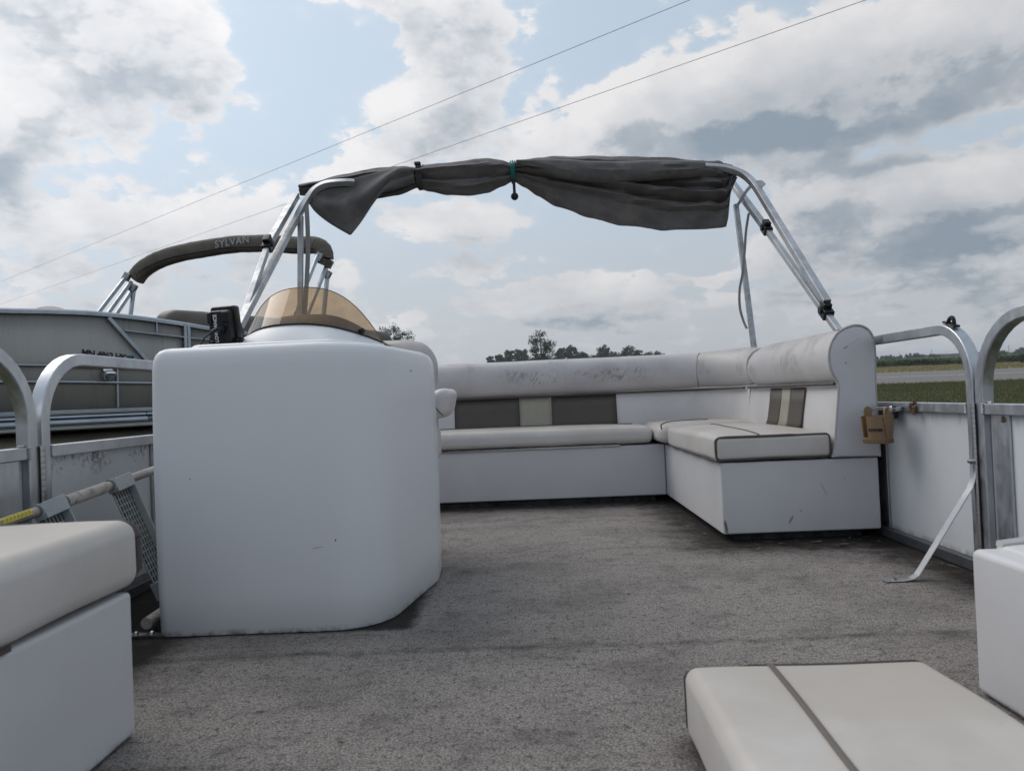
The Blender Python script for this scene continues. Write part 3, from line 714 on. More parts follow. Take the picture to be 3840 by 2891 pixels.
# ---- fences and gates
def arch(x, top, y_start, y_post, zc, rr, zlow, far_y, n=10):
    """centre line of a bent tube: along the top, round the corner, down the post"""
    sgn = 1 if far_y > y_post else -1
    pts = [(x, far_y, zc), (x, y_post+sgn*(rr+.25), zc)]
    for i in range(n+1):
        a = math.pi/2*i/n; pts.append((x, y_post+sgn*rr*(1-math.sin(a)), zc-rr*(1-math.cos(a))))
    pts.append((x, y_post, zlow)); return pts
def weld(c, n=5, axis='z'):
    g = []
    for i in range(n):
        d = (i-(n-1)/2)*.006
        g.append(ball((c[0], c[1]+(d if axis == 'y' else 0), c[2]+(d if axis == 'z' else 0)), .0042, 6, 4))
    return join(*g)
def fence(name, label, side, y_post, far_y, rr, is_gate, cat):
    xin = XR if side > 0 else XL; xc = xin+side*.017
    t = thing(name, label, cat, (xc, y_post, 0))
    sg = 1 if far_y > y_post else -1
    ztop = .700 if not is_gate else .712
    part('top_rail', sweep(arch(xc, 0, 0, y_post, ztop, rr, .004, far_y), sq(.034, .032, .0035, 3), (1, 0, 0)), m_alu, t, ang=14)
    y0, y1 = sorted((y_post+sg*.017, far_y))
    part('middle_rail', box(xin+.001 if side > 0 else xin-.033, xin+.033 if side > 0 else xin-.001, y0, y1, .449, .478), m_alu, t, bevel=.002)
    px0, px1 = sorted((xin+side*.020, xin+side*.024))
    part('panel', box(px0, px1, y0, y1, .034, .449), m_panel if side < 0 else m_panelR, t)
    b0, b1 = sorted((xin-side*.006, xin+side*.036))
    part('bottom_rail', box(b0, b1, y0, y1, .003, .034), m_sill, t, bevel=.002)
    c0, c1 = sorted((xin+side*.012, xin+side*.0195))
    for yy in ([y_post+sg*.07] if is_gate else [y_post+sg*.56]) + [far_y-sg*.05]:
        part('upright', box(c0, c1, yy-.034, yy+.034, .0345, .4485), m_alu if is_gate else m_alud, t, bevel=.0015)
    part('weld', join(weld((xin-side*.001, y_post+sg*.018, .464)), weld((xin+side*.016, y_post+sg*.02, .481), 4, 'y')), m_steel, t)
    return t
fr_ = fence('side_fence', 'aluminium fence with white panel right of the L-shaped seat', 1, 2.100, 4.30, .155, False, 'fence')
gr_ = fence('side_gate', 'hinged gate arch with white panel at the right edge of the picture', 1, 2.058, 1.02, .20, True, 'gate')
fl_ = fence('side_fence', 'aluminium fence with dirty white panel left of the console', -1, 1.800, 4.30, .165, False, 'fence')
gl_ = fence('side_gate', 'hinged gate arch at the left edge beside the neighbouring boat', -1, 1.752, .70, .18, True, 'gate')
for g_, x, y in ((gr_, XR-.004, 2.079), (gl_, XL+.004, 1.776)):
    k = part('hinge_knuckle', tube([(x, y, .012), (x, y, .0252)], .0072, 8), m_steel, g_)
    for i in range(1, 33):
        clone(k, (0, 0, .0142*i), g_)
    part('hinge_leaf', box(x-.004 if x < 0 else x, x if x < 0 else x+.004, y-.010, y+.010, .006, .478), m_blackm, g_)
pem = Matrix.Translation((XR+.017, 2.200, .7085)) @ Matrix.Rotation(R(18), 4, 'X') @ Matrix.Diagonal((.85, .72, .85, 1))
part('pad_eye', xf(join(soft(-.012, .012, -.043, -.013, 0, .008, .003, (2, 2, 1)), soft(-.012, .012, .013, .043, 0, .008, .003, (2, 2, 1)),
     tube([(0, -.021*math.cos(math.pi*i/8), .004+.024*math.sin(math.pi*i/8)) for i in range(9)], .0068, 8)), pem), m_black, fr_)
# strut from the fence post down to the deck
st = thing('gate_brace', 'bent flat aluminium brace bolted to the deck beside the right gate', 'brace', (1.0, 2.05, 0))
pth = [(1.2395, 2.09, .345), (1.2385, 2.088, .30), (1.234, 2.083, .272)] + [(1.222, 2.078, .245)] + [(1.06, 2.052, .030), (1.047, 2.05, .014), (1.03, 2.049, .006), (1.01, 2.048, .0035), (.955, 2.046, .0032)]
part('bar', sweep(pth, sq(.026, .004, .0015, 1), (0, 1, .0)), m_alub, st)
part('bolt', join(disc_x((1.228, 2.072, .318), .008, .012, 6), disc_x((1.222, 2.072, .318), .0045, .012, 8)), m_steel, st)
part('screw', join(tube([(.985, 2.047, .005), (.985, 2.047, .010)], .007, 8)), m_steel, st)
def lump(c, r, n=26, seed=1):
    random.seed(seed); g = []
    for i in range(n):
        q = Vector((random.gauss(0, 1), random.gauss(0, 1), random.gauss(0, 1))).normalized()*r*random.random()**.5
        g.append(ball((c[0]+q.x*.5, c[1]+q.y*.7, c[2]+q.z), r*random.uniform(.12, .3), 5, 4, (1, random.uniform(.5, 1.4), random.uniform(.6, 1.6))))
    return join(*g)
single('mud_nest', lump((XR-.004, 2.395, .462), .022, 40, 3), m_mud, 'clump of dried mud and grass stuck on the rail by the cup holder', 'nest')
single('mud_nest', lump((XR+.010, 1.972, .437), .010, 26, 4), m_mud, 'small round mud nest under the rail of the right gate', 'nest')

# ---- L-shaped lounge: stern bench
sb = thing('stern_bench', 'white stern bench seat with brown and cream back panels', 'bench', (-.25, 3.9, 0))
part('base', box(-1.18, .6715, 3.685, 4.30, .032, .286), m_base, sb, bevel=.006)
part('plinth', box(-1.18, .62, 3.72, 4.25, .0, .032), m_plinth, sb)
part('hinge_strip', box(-1.0, .45, 3.676, 3.685, .284, .292), m_steel, sb)
part('seat_cushion', soft(-1.18, .612, 3.662, 4.08, .294, .376, .030, (26, 6, 2), .012, .004, 4., 2.), m_seat, sb)
scu = [o for o in bpy.data.objects if o.parent == sb and o.name.startswith('seat_cushion')][0]
part('piping', tube(drape(scu, [(-1.1+1.66*i/30, 4.00, 0) for i in range(31)], .001), .0045, 6), m_pipe, sb)
part('corner_cushion', soft(.618, 1.09, 3.52, 4.08, .300, .384, .032, (8, 8, 2), .008, .004, 5., 4., fn=lambda p: p), m_seat, sb)
ccu = [o for o in bpy.data.objects if o.parent == sb and o.name.startswith('corner_cushion')][0]
part('corner_piping', tube(drape(ccu, spl([(.632, 3.53, 0), (.645, 3.60, 0), (.69, 3.70, 0), (.76, 3.78, 0), (.85, 3.83, 0), (.93, 3.84, 0)], 6), .0005), .004, 6), m_pipe, sb)
def backpath(x0, x1, yb, n=14, rad=.34, xr=1.068, yend=2.63, y1=None):
    """plan line of the seat back: along the stern, round the corner, along the side"""
    pts = [(x0+(xr-rad-x0)*i/n, yb, 0) for i in range(n+1)]
    for i in range(1, 9):
        a = math.pi/2*i/8; pts.append((xr-rad+rad*math.sin(a), yb-rad+rad*math.cos(a), 0))
    m = 16
    for i in range(1, m+1): pts.append((xr, yb-rad+(yend-(yb-rad))*i/m, 0))
    return pts
full = backpath(-1.18, 0, 4.055)
def backgeo(path, prof, sc=None, jit=0., seed=0.):
    rings = []
    for i, p in enumerate(path):
        a = Vector(path[max(i-1, 0)]); b = Vector(path[min(i+1, len(path)-1)]); t = (b-a).normalized(); outw = Vector((-t.y, t.x, 0))
        r = []
        for d, zz in prof(i, len(path)):
            q = Vector(p)+outw*d+Vector((0, 0, zz))
            if jit: q += outw*(jit*mnoise.noise((q.x*5+seed, q.y*5, q.z*9)))+Vector((0, 0, jit*.7*mnoise.noise((q.x*4, q.y*4+seed, 0))))
            r.append(q)
        rings.append(r)
    return loft(rings)
def prof_low(i, n):
    return [(0, .290), (.008, .33), (.018, .42), (.034, .535), (.040, .552), (.155, .552), (.158, .29)]
BOL = [(.040, .545), (.026, .556), (.010, .585), (.003, .618), (.004, .655), (.014, .690), (.034, .718), (.062, .735), (.094, .742), (.122, .738), (.146, .722), (.160, .692), (.163, .64), (.160, .55)]
def prof_bol(scale=lambda i, n: 1., lift=lambda i, n: 0.):
    def f(i, n):
        s = scale(i, n); c = Vector((.095, .63))
        return [(c.x+(a-c.x)*s, c.y+(b-c.y)*s+lift(i, n)) for a, b in BOL]
    return f
isd = 23                                            # index where the corner ends
stern = full[:19]; side = full[23:]
part('backrest', backgeo(full[:24], prof_low, jit=.003), m_vinyl, sb)
lft = lambda i, n: .004+.010*min(i/15., 1.)
part('bolster', backgeo(full[:18], prof_bol(lambda i, n: 1. if i < n-1 else .97, lft), jit=.006, seed=2.), m_vinylB, sb)
part('corner_bolster', backgeo(full[17:24], prof_bol(lambda i, n: [.965, .985, 1., 1., .985, .95, .86][i], lambda i, n: .016), jit=.007, seed=5.), m_vinylS, sb)
def onback(path_i0, path_i1, d, zz, extra=0):
    out = []
    for i in range(path_i0, path_i1):
        a = Vector(full[max(i-1, 0)]); b = Vector(full[min(i+1, len(full)-1)]); t = (b-a).normalized(); outw = Vector((-t.y, t.x, 0))
        out.append(Vector(full[i])+outw*d+Vector((0, 0, zz)))
    return out
part('neck_piping', tube(onback(0, 23, .021, .549), .0065, 6), m_pipe, sb)
ycut = 4.055
def stripe_y(x0, x1, d):                              # strips sewn on the stern back
    V = []; n = 8
    rows = [(-.0035, .365), (.014-.0035, .40), (.026-.0035, .48), (.036-.004, .543)]
    rings = []
    for k in range(n+1):
        x = x0+(x1-x0)*k/n
        rings.append([(x, ycut+a+.0, zz) for a, zz in rows])
    return loft(rings, False, False)
for nm, x0, x1, mt in (('brown_strip', -.412, -.050, m_brown), ('cream_strip', -.046, .124, m_cream), ('brown_strip', .128, .488, m_brown)):
    part(nm, stripe_y(x0, x1, 0), mt, sb, solid=.004)

# ---- L-shaped lounge: side bench
lb = thing('side_bench', 'white side bench of the L-shaped seat with two brown stripes on its back', 'bench', (.95, 3.1, 0))
part('base', box(.674, 1.232, 2.632, 4.29, .030, .284), m_baseS, lb, bevel=.006)
part('plinth', box(.73, 1.18, 2.68, 3.66, 0, .030), m_plinth, lb)
part('seat_cushion', soft(.654, 1.068, 2.622, 3.505, .290, .380, .020, (9, 16, 2), .010, .004, 4., 8.), m_seat, lb)
lcu = [o for o in bpy.data.objects if o.parent == lb and o.name.startswith('seat_cushion')][0]
part('top_piping', tube(drape(lcu, spl([(.845, 3.44, 0), (.832, 3.3, 0), (.818, 3.1, 0), (.808, 2.9, 0), (.808, 2.75, 0), (.812, 2.66, 0), (.815, 2.634, 0)], 5), .0005), .0038, 6), m_pipe, lb)
part('end_piping', tube(wrap(lcu, seam(.654, 1.068, .290, .380, .020, 2.622, -1), .0016), .005, 6), m_pipe, lb)
part('bottom_piping', tube([(.662+.0*i, 2.628+.87*i/20, .2905+.002*math.sin(i*1.3)) for i in range(21)], .004, 6), m_pipe, lb)
part('backrest', backgeo(full[23:], prof_low, jit=.003, seed=7.), m_vinyl, lb)
ns = len(full)-23
part('bolster', backgeo(full[23:], prof_bol(lambda i, n: [.80, .93, .985][i] if i < 3 else 1., lambda i, n: .006), jit=.006, seed=9.), m_vinylS, lb)
part('neck_piping', tube(onback(23, len(full), .021, .549), .0065, 6), m_pipe, lb)
part('seam', tube([Vector(full[23])+Vector((-.001+.02*k/8+.012, 0, .30+.25*k/8)) for k in range(9)], .0025, 5), m_pipel, lb)
endprof = [(1.068+d, zz) for d, zz in ((0, .29), (.008, .33), (.018, .42), (.032, .53), (.026, .556), (.010, .585), (.003, .618), (.004, .655), (.014, .690), (.034, .72), (.062, .738), (.094, .747), (.122, .744), (.146, .728), (.160, .698), (.164, .64), (.160, .55), (.161, .42), (.163, .287))]
er = []
for k, (yy, s_) in enumerate(((2.634, 1.), (2.622, .995), (2.616, .975), (2.614, .93))):
    c = Vector((1.15, .52)); er.append([(c.x+(a-c.x)*s_, yy, c.y+(b-c.y)*s_+.006*(b > .5)) for a, b in endprof])
part('end_panel', loft(er), M('end_vinyl', (.61, .605, .63), .42, col2=(.55, .545, .57), scale=3, bump=.25, bscale=420, bdist=.001, mask=[marks, knocks([(1.128-.95, .676, .014, .0035, 28, (.16, .16, .17), .8), (1.158-.95, .694, .03, .0012, 32, (.3, .3, .31), .6), (1.126-.95, .621, .003, .003, 0, (.12, .11, .1), .8)])]), lb)
part('end_welt', tube(spl([(a, 2.619, b+.006*(b > .5)) for a, b in endprof], 4), .0048, 6), m_pipel, lb)
def stripe_x(y0, y1):
    rows = [(-.003, .37), (.0125-.003, .40), (.026-.003, .48), (.034-.0035, .54)]
    return loft([[(1.068+a, y0+(y1-y0)*k/6, zz) for a, zz in rows] for k in range(7)], False, False)
for nm, y0, y1, mt in (('brown_strip', 3.19, 3.34, m_brown), ('cream_strip', 3.086, 3.187, m_cream), ('brown_strip', 2.93, 3.083, m_brown)):
    part(nm, stripe_x(y0, y1), mt, lb, solid=.004)

# ---- console
co = thing('helm_console', 'tall white moulded helm console with a rounded plain front', 'console', (-.6, 2.1, 0))
plan = [(-.928, 1.772), (-.376, 1.776), (-.294, 2.235), (-.305, 2.42), (-.924, 2.42)]
rad = [.032, .15, .10, .05, .05]
def ring(ins, zz, slope=0.):
    c = Vector((-.6, 2.1)); out = []
    pr_ = rpoly(plan, rad, 8)
    for p in pr_:
        d = (c-p); q = p + d.normalized()*ins
        dz = slope*(max(0., (q.x+.52)/.22)*.012 + max(0., (-.80-q.x)/.12)*.006)
        out.append((q.x, q.y, zz-dz))
    return out
def bow_(zz): return -.004*math.sin(zz/.7*math.pi)
rings_ = [ring(.003, .003), ring(0, .008)] + [ring(.0+bow_(zz), zz) for zz in (.1, .25, .4, .55)] + [ring(.000, .655, .3), ring(.003, .680, .7), ring(.009, .696, 1), ring(.018, .705, 1), ring(.030, .709, 1), ring(.10, .710, 1)]
part('body', loft(rings_), m_gel, co, ang=50)
pl = rpoly([(-.868, 1.845), (-.455, 1.835), (-.375, 2.02), (-.36, 2.38), (-.868, 2.38)], [.04, .06, .06, .04, .04], 6)
def plr(s_, zz): 
    c = Vector((-.62, 2.1)); return [(c.x+(p.x-c.x)*s_, c.y+(p.y-c.y)*s_, zz-.012*max(0, (p.x+.5)/.14)) for p in pl]
part('dash_platform', loft([plr(1.0, .702), plr(.99, .712), plr(.965, .717), plr(.93, .718)]), m_gel2, co, ang=50)
NS = 28
def wb(s_, off=0.): 
    a = abs(s_); return Vector((-.645+((.228 if s_ < 0 else .205)-off)*s_, 2.02+off+.22*a**2.2, .777-(.044 if s_ > 0 else .036)*a**2.4))
def hb(s_):
    if s_ < -.62: t = (s_+1)/.38; return Vector((-.885+.055*t, 2.26-.30*t, .706))
    if s_ > .42: t = (s_-.42)/.58; return Vector((-.52+.115*t, 1.95+.27*t, .708-.012*t))
    t = (s_+.62)/1.04; return Vector((-.83+.31*t, 1.96-.01*t, .708))
ss_ = [-1+2*i/NS for i in range(NS+1)]
lf = [[hb(s_) for s_ in ss_], [hb(s_).lerp(wb(s_), .5)+Vector((0, -.006, .002)) for s_ in ss_], [wb(s_) for s_ in ss_]]
part('dash_hood', loft(lf, False, False), m_gel, co, ang=25)
part('instrument_deck', loft([[wb(s_) for s_ in ss_], [Vector((wb(s_).x, max(wb(s_).y+.09, 2.16), wb(s_).z+.050*(1-abs(s_)**3)-.006)) for s_ in ss_], [Vector((-.645+.22*s_, 2.36, .735)) for s_ in ss_]], False, False), M('dark_dash', (.075, .068, .065), .7, bump=.3, bscale=300), co)
ws = thing('windscreen', 'curved amber see-through windscreen on top of the helm console', 'windscreen', (-.645, 2.1, .77))
rows = []
for k in range(9):
    t = k/8; row = []
    for s_ in ss_:
        h_ = .110*(1-abs((s_-.10)/(1.10 if s_ < .10 else .90))**3.2)+.006; p = wb(s_); row.append(p+Vector((-.012*s_*t*h_/.110, .75*h_*t, h_*t)))
    rows.append(row)
part('screen', loft(rows, False, False), m_amber, ws, ang=80)
part('rim', tube(rows[-1], .0013, 6), M('amber_edge', (.20, .12, .07), .3), ws)
part('base_gasket', tube([wb(s_)+Vector((0, -.002, .001)) for s_ in ss_], .0034, 6), m_blackm, ws)
part('knob', ball(tuple(wb(.80)+Vector((.0, -.008, .012))), .010, 8, 6), m_black, ws)
part('knob', ball(tuple(wb(-.86)+Vector((0, -.008, .012))), .006, 8, 6), m_black, ws)

# ---- fish finder
ffm = Matrix.Translation((-.822, 2.0, .712)) @ Matrix.Rotation(R(-3), 4, 'Z') @ Matrix.Rotation(R(-2), 4, 'Y') @ Matrix.Rotation(R(4), 4, 'X')
ff = thing('fish_finder', 'black fish finder display seen from behind on the console', 'fish finder', (-.818, 2.0, .712))
rs = []
for yy, s_ in ((.030, .93), (.026, 1.), (.010, 1.), (.002, .985), (-.003, .94)):
    rs.append([(p.x*s_, yy, .068+p.y*s_) for p in rpoly([(-.041, -.050), (.038, -.050), (.033, .054), (-.036, .054)], [.008]*4, 4)])
part('bezel', xf(loft(rs), ffm), m_black, ff)
rs = []
for yy, s_ in ((-.002, 1.), (-.014, .985), (-.024, .95), (-.028, .90)):
    rs.append([(p.x*s_, yy, .066+p.y*s_) for p in rpoly([(-.034, -.042), (.030, -.042), (.028, .044), (-.032, .044)], [.008]*4, 4)])
hs = part('housing', xf(loft(rs), ffm), M('black_housing', (.010, .011, .015), .45, col2=(.007, .008, .010), scale=25, spec=.35), ff)
part('rib', xf(join(soft(-.033, -.020, -.034, -.024, .074, .104, .004, (2, 1, 2)), soft(.006, .030, -.034, -.024, .074, .104, .004, (2, 1, 2)), soft(.012, .030, -.033, -.024, .022, .058, .004, (2, 1, 2))), ffm), m_black, hs)
part('lettering', xf(text_geo('LOWRANCE', .0135, frame((-.011, -.0300, .060), (0, 0, 1), (-1, 0, 0)), .0003, bold=.0003), ffm), m_white, hs)
part('plug', xf(join(tube([(.008, -.026, .058), (.008, -.044, .058)], .010, 8), tube([(.008, -.040, .058), (.002, -.052, .056), (-.012, -.056, .050)], [.0075, .007, .005], 8)), ffm), m_black, ff)
part('cable', xf(tube(spl([(-.012, -.056, .050), (-.034, -.058, .034), (-.048, -.056, .012), (-.049, -.05, -.004), (-.036, -.046, -.010)], 6), .0026, 6), ffm), m_black, ff)
part('cable', xf(tube(spl([(.0, -.052, .054), (-.014, -.060, .034), (-.020, -.058, .008), (-.018, -.05, -.008)], 6), .0022, 6), ffm), m_black, ff)
part('bracket', xf(join(soft(-.032, .034, -.022, .024, -.014, -.004, .003, (2, 2, 1)), soft(-.036, -.029, -.012, .012, -.012, .03, .003, (1, 2, 2)), soft(.030, .038, -.012, .012, -.012, .03, .003, (1, 2, 2)), disc_x((-.04, 0, .022), .010, .012, 10), disc_x((.042, 0, .022), .010, .012, 10), soft(-.02, .01, -.03, -.018, -.012, .012, .003, (2, 1, 2))), ffm), m_black, ff)

# ---- helm chair
hc = thing('helm_chair', 'white captain chair half hidden behind the console', 'chair', (-.55, 2.75, 0))
def chairback(p):
    u = (p.x+.55)/.22; return Vector((p.x, p.y+.03*(1-u*u)+.08*(p.z-.4), p.z))
part('backrest', soft(-.775, -.335, 2.66, 2.78, .36, .785, .055, (8, 3, 8), 0, .005, 5., 3., fn=lambda p: Vector((p.x, p.y+.10*(p.z-.4), p.z-.05*max(0., (abs(p.x+.555)-.10)/.12)**2))), m_vinylS, hc)
part('seat_cushion', soft(-.765, -.322, 2.30, 2.70, .33, .465, .04, (8, 8, 3), .01, .004), m_seat, hc)
am = part('armrest', soft(-.335, -.268, 2.44, 2.74, .487, .590, .032, (3, 8, 3), 0, .003, 9., fn=lambda p: Vector((p.x+.012*(p.z-.54)/.05, p.y, p.z))), m_vinyl, hc)
part('armrest_seam', tube(spl([(-.325, 2.442, .586), (-.318, 2.436, .55), (-.305, 2.436, .52), (-.285, 2.44, .498)], 5), .002, 5), m_pipe, am)
part('pedestal', join(tube([(-.55, 2.52, .01), (-.55, 2.52, .33)], .04, 12), tube([(-.55, 2.52, 0), (-.55, 2.52, .012)], .16, 20)), m_alud, hc)

# ---- bimini top, folded and strapped
bt = thing('bimini_top', 'grey canvas boat top bundled and tied on aluminium bows over the stern', 'boat top', (0, 3.9, .72))
def straight(a, b, n=8): return [Vector(a).lerp(Vector(b), i/n) for i in range(n+1)]
hq = (0, .66, -.75)
for sx, X_, base, f1_, f2_, top, pole0, pole1 in ((1, 1.242, (2.925, .752), (3.055, .852), (3.735, 1.350), (4.18, 1.712), (4.02, .755), (4.165, 1.585)),
                                                 (-1, -1.20, (2.93, .745), (3.03, .870), (3.50, 1.335), (3.97, 1.700), (3.86, .74), (3.90, 1.57))):
    part('main_leg', sweep(straight((X_, base[0], base[1]), (X_-(.020 if sx < 0 else 0), f2_[0], f2_[1])), sq(.026, .026, .003), (1, 0, 0)), m_alub, bt)
    part('upper_leg', sweep(straight((X_-(.020 if sx < 0 else 0), f2_[0], f2_[1]), (X_-sx*.03 if sx > 0 else X_-.020, top[0], top[1])), sq(.032, .032, .003), (1, 0, 0)), m_alub, bt)
    part('rear_pole', sweep(straight((X_+sx*.0, pole0[0], pole0[1]), (X_-sx*.02, pole1[0], pole1[1])), sq(.027, .027, .003), (1, 0, 0)), m_alud if sx > 0 else m_alub, bt)
    for (yy, zz), nm, xo in ((f2_, 'slider', -.020 if sx < 0 else 0), (f1_, 'slider', 0)):
        ax = Vector((0, f2_[0]-f1_[0], f2_[1]-f1_[1])).normalized(); mtx = frame((X_+xo, yy, zz), (1, 0, 0), ax)
        kn = part(nm, xf(join(soft(-.021, .021, -.045, .02, -.021, .021, .004, (2, 3, 2)), soft(-.017, .017, -.02, .03, .012, .040, .005, (2, 2, 2)), disc_x((sx*-.024, -.01, .01), .015, .014, 10)), mtx), m_black, bt)
    part('deck_mount', box(X_-.02, X_+.02, base[0]-.03, base[0]+.03, .722, base[1]+.004), m_black, bt, bevel=.003)
    part('deck_mount', box(X_-.02, X_+.02, pole0[0]-.02, pole0[0]+.02, .722, pole0[1]), m_black, bt, bevel=.003)
    if sx > 0:
        bow = straight((X_, f1_[0]-.02, f1_[1]+.03), (X_, 3.80, 1.548), 10)+spl([(X_, 3.80, 1.548), (X_-.006, 3.90, 1.635), (X_-.04, 3.97, 1.705), (X_-.12, 4.01, 1.750), (X_-.24, 4.025, 1.770), (.85, 4.03, 1.785), (.4, 4.03, 1.80)], 6)[1:]
    else:
        bow = straight((X_, 2.99, .848), (X_, 3.80, 1.488), 10)+spl([(X_, 3.80, 1.488), (X_+.004, 3.88, 1.553), (X_+.018, 3.925, 1.612), (-1.147, 3.945, 1.676), (-1.112, 3.950, 1.720), (-1.066, 3.950, 1.744), (-1.015, 3.950, 1.753), (-.95, 3.952, 1.755), (-.90, 3.97, 1.757)], 6)[1:]
    ht = []
    for i, p in enumerate(bow):
        a = bow[max(i-1, 0)]; b = bow[min(i+1, len(bow)-1)]; t = (b-a).normalized()
        up_ = Vector((0, -.72, .69)); s_ = t.cross(up_).normalized(); ht.append(tuple(s_))
    part('bow', sweep(bow, sq(.032, .032, .003), ht), m_alub, bt)

# canvas lobes: rings in the y-z plane along x
def lerp_tab(tab, x):
    for i in range(len(tab)-1):
        if tab[i][0] <= x <= tab[i+1][0]:
            t = (x-tab[i][0])/(tab[i+1][0]-tab[i][0]); t2 = t*t*(3-2*t); t = .5*t+.5*t2
            return [a+(b-a)*t for a, b in zip(tab[i], tab[i+1])]
    return list(tab[0] if x < tab[0][0] else tab[-1])
def lobe(tab, nx, nr, folds, seed, corner=None):
    """tab rows: x, top, bottom, y centre, half thickness top, half thickness bottom"""
    rings = []; x0, x1 = tab[0][0], tab[-1][0]
    for i in range(nx+1):
        x = x0+(x1-x0)*i/nx; _, tz, bz, yc, th, tb = lerp_tab(tab, x); r = []
        for j in range(nr):
            a = 2*math.pi*j/nr; v_ = .5+.5*math.cos(a)          # v_=1 top
            hz = bz+(tz-bz)*v_; th_ = tb+(th-tb)*v_
            y = yc-math.sin(a)*th_*(1+.35*math.cos(a))
            fr_t = 1-v_
            amp = 0.
            for fc, fw, fa in folds:
                amp += fa*math.exp(-((fr_t-fc-.05*math.sin(x*5+seed))/fw)**2)
            tfac = min(1, (tz-bz)/.16)
            dy = -amp*tfac*math.sin(a if a < math.pi else 0.) if a < math.pi else 0.
            dy += .014*tfac*mnoise.noise((x*5+seed, v_*5, seed))+.007*mnoise.noise((x*16, v_*12, seed))+.0035*mnoise.noise((x*38, v_*26, seed))+.004*abs(mnoise.noise((x*11+v_*6, v_*20-x*7, seed)))
            if corner and a < math.pi:
                cx_, cz_ = corner; ang = math.atan2(hz-cz_, x-cx_); dist = math.hypot(hz-cz_, x-cx_)
                dy += .024*math.sin(ang*11)*math.exp(-dist/.35)*min(1, dist/.08)
            r.append((x, y+dy, hz+.006*mnoise.noise((x*7, seed, v_*3))))
        rings.append(r)
    return loft(rings)
cv = part('canvas', lobe([(-.57, 1.848, 1.737, 4.06, .05, .045), (-.50, 1.856, 1.715, 4.06, .07, .055), (-.40, 1.864, 1.688, 4.06, .085, .06), (-.28, 1.872, 1.680, 4.06, .09, .06), (-.17, 1.877, 1.692, 4.06, .085, .06), (-.09, 1.866, 1.722, 4.06, .07, .05), (-.035, 1.846, 1.748, 4.06, .045, .04)],
     40, 40, ((.30, .06, .030), (.60, .05, -.026), (.80, .05, .036)), 1.), m_fab, bt)
part('canvas', lobe([(-.03, 1.846, 1.748, 4.06, .045, .04), (.03, 1.862, 1.712, 4.06, .07, .05), (.10, 1.868, 1.660, 4.06, .085, .05), (.20, 1.870, 1.598, 4.06, .09, .045), (.38, 1.868, 1.525, 4.06, .085, .035), (.56, 1.858, 1.472, 4.06, .075, .028), (.80, 1.838, 1.436, 4.06, .065, .022), (1.0, 1.815, 1.432, 4.06, .055, .02), (1.10, 1.802, 1.434, 4.06, .045, .018), (1.140, 1.792, 1.440, 4.05, .035, .014), (1.156, 1.788, 1.60, 4.05, .03, .016), (1.185, 1.765, 1.672, 4.05, .02, .014), (1.20, 1.745, 1.70, 4.05, .012, .010)],
     90, 64, ((.16, .05, .02), (.37, .035, -.04), (.46, .035, .045), (.55, .035, -.034), (.63, .03, .030), (.70, .03, -.014)), 3., corner=(1.175, 1.69)), m_fab, bt)
part('canvas', lobe([(-1.218, 1.778, 1.722, 4.03, .02, .022), (-1.13, 1.800, 1.715, 4.06, .04, .03), (-.98, 1.835, 1.70, 4.07, .055, .035), (-.80, 1.858, 1.69, 4.07, .065, .04), (-.68, 1.862, 1.705, 4.06, .06, .045), (-.565, 1.848, 1.737, 4.06, .048, .045)],
     40, 40, ((.22, .05, .034), (.42, .04, -.03), (.6, .05, .032), (.8, .04, -.02)), 6.), m_fab, bt)
# sleeve over the bow, square end on the right
def sleeve():
    rings = []
    for i in range(41):
        x = -.01+1.015*i/40; t = min(1, i/10.); tz = 1.838-.050*i/40+.010*math.sin(x*9)*(1-i/40); bz = tz-(.030+.052*t+.035*math.sin(min(1, i/40)*math.pi))
        yc = 3.985+.012*mnoise.noise((x*6, 0, 0)); r = []
        for j in range(20):
            a = 2*math.pi*j/20; v_ = .5+.5*math.cos(a)
            r.append((x+.004*mnoise.noise((v_*4, i, 2)), yc-math.sin(a)*(.046+.012*mnoise.noise((x*7, v_*5, 4))), bz+(tz-bz)*v_))
        rings.append(r)
    return loft(rings)
part('sleeve', sleeve(), m_fab, cv)
# hanging flap on the left
def flap():
    topc = spl([(-1.165, 3.985, 1.690), (-1.05, 3.98, 1.735), (-.92, 3.975, 1.775), (-.76, 3.97, 1.815), (-.64, 3.98, 1.838), (-.575, 4.01, 1.832)], 8)
    botc = spl([(-1.160, 3.985, 1.672), (-1.115, 3.955, 1.605), (-1.03, 3.94, 1.530), (-.925, 3.94, 1.462)], 7)[:-1]+spl([(-.925, 3.94, 1.462), (-.868, 3.95, 1.528), (-.80, 3.955, 1.620), (-.742, 3.96, 1.690), (-.66, 3.985, 1.718), (-.575, 4.01, 1.752)], 4)
    n = 40; rs = []
    def samp(c, t):
        k = t*(len(c)-1); i = min(int(k), len(c)-2); return c[i].lerp(c[i+1], k-i)
    for i in range(n+1):
        u = i/n; a, b = samp(topc, u), samp(botc, u); row = []
        for j in range(17):
            v_ = j/16; p = a.lerp(b, v_)
            bul = math.sin(v_*math.pi)*.028+.018*math.sin(v_*9+u*7)*min(1, u*3)*(1-u*.3)+.010*mnoise.noise((u*5, v_*5, 3))
            row.append(p+Vector((0, -bul, 0)))
        rs.append(row)
    return loft(rs, False, False)
part('flap', flap(), m_fab, cv, solid=.006, ang=60)
def loopring(x, yc, zc, ry, rz, r, tilt=0.): return tube([(x+tilt*math.sin(2*math.pi*i/20), yc+ry*math.cos(2*math.pi*i/20), zc+rz*math.sin(2*math.pi*i/20)) for i in range(21)], r, 6)
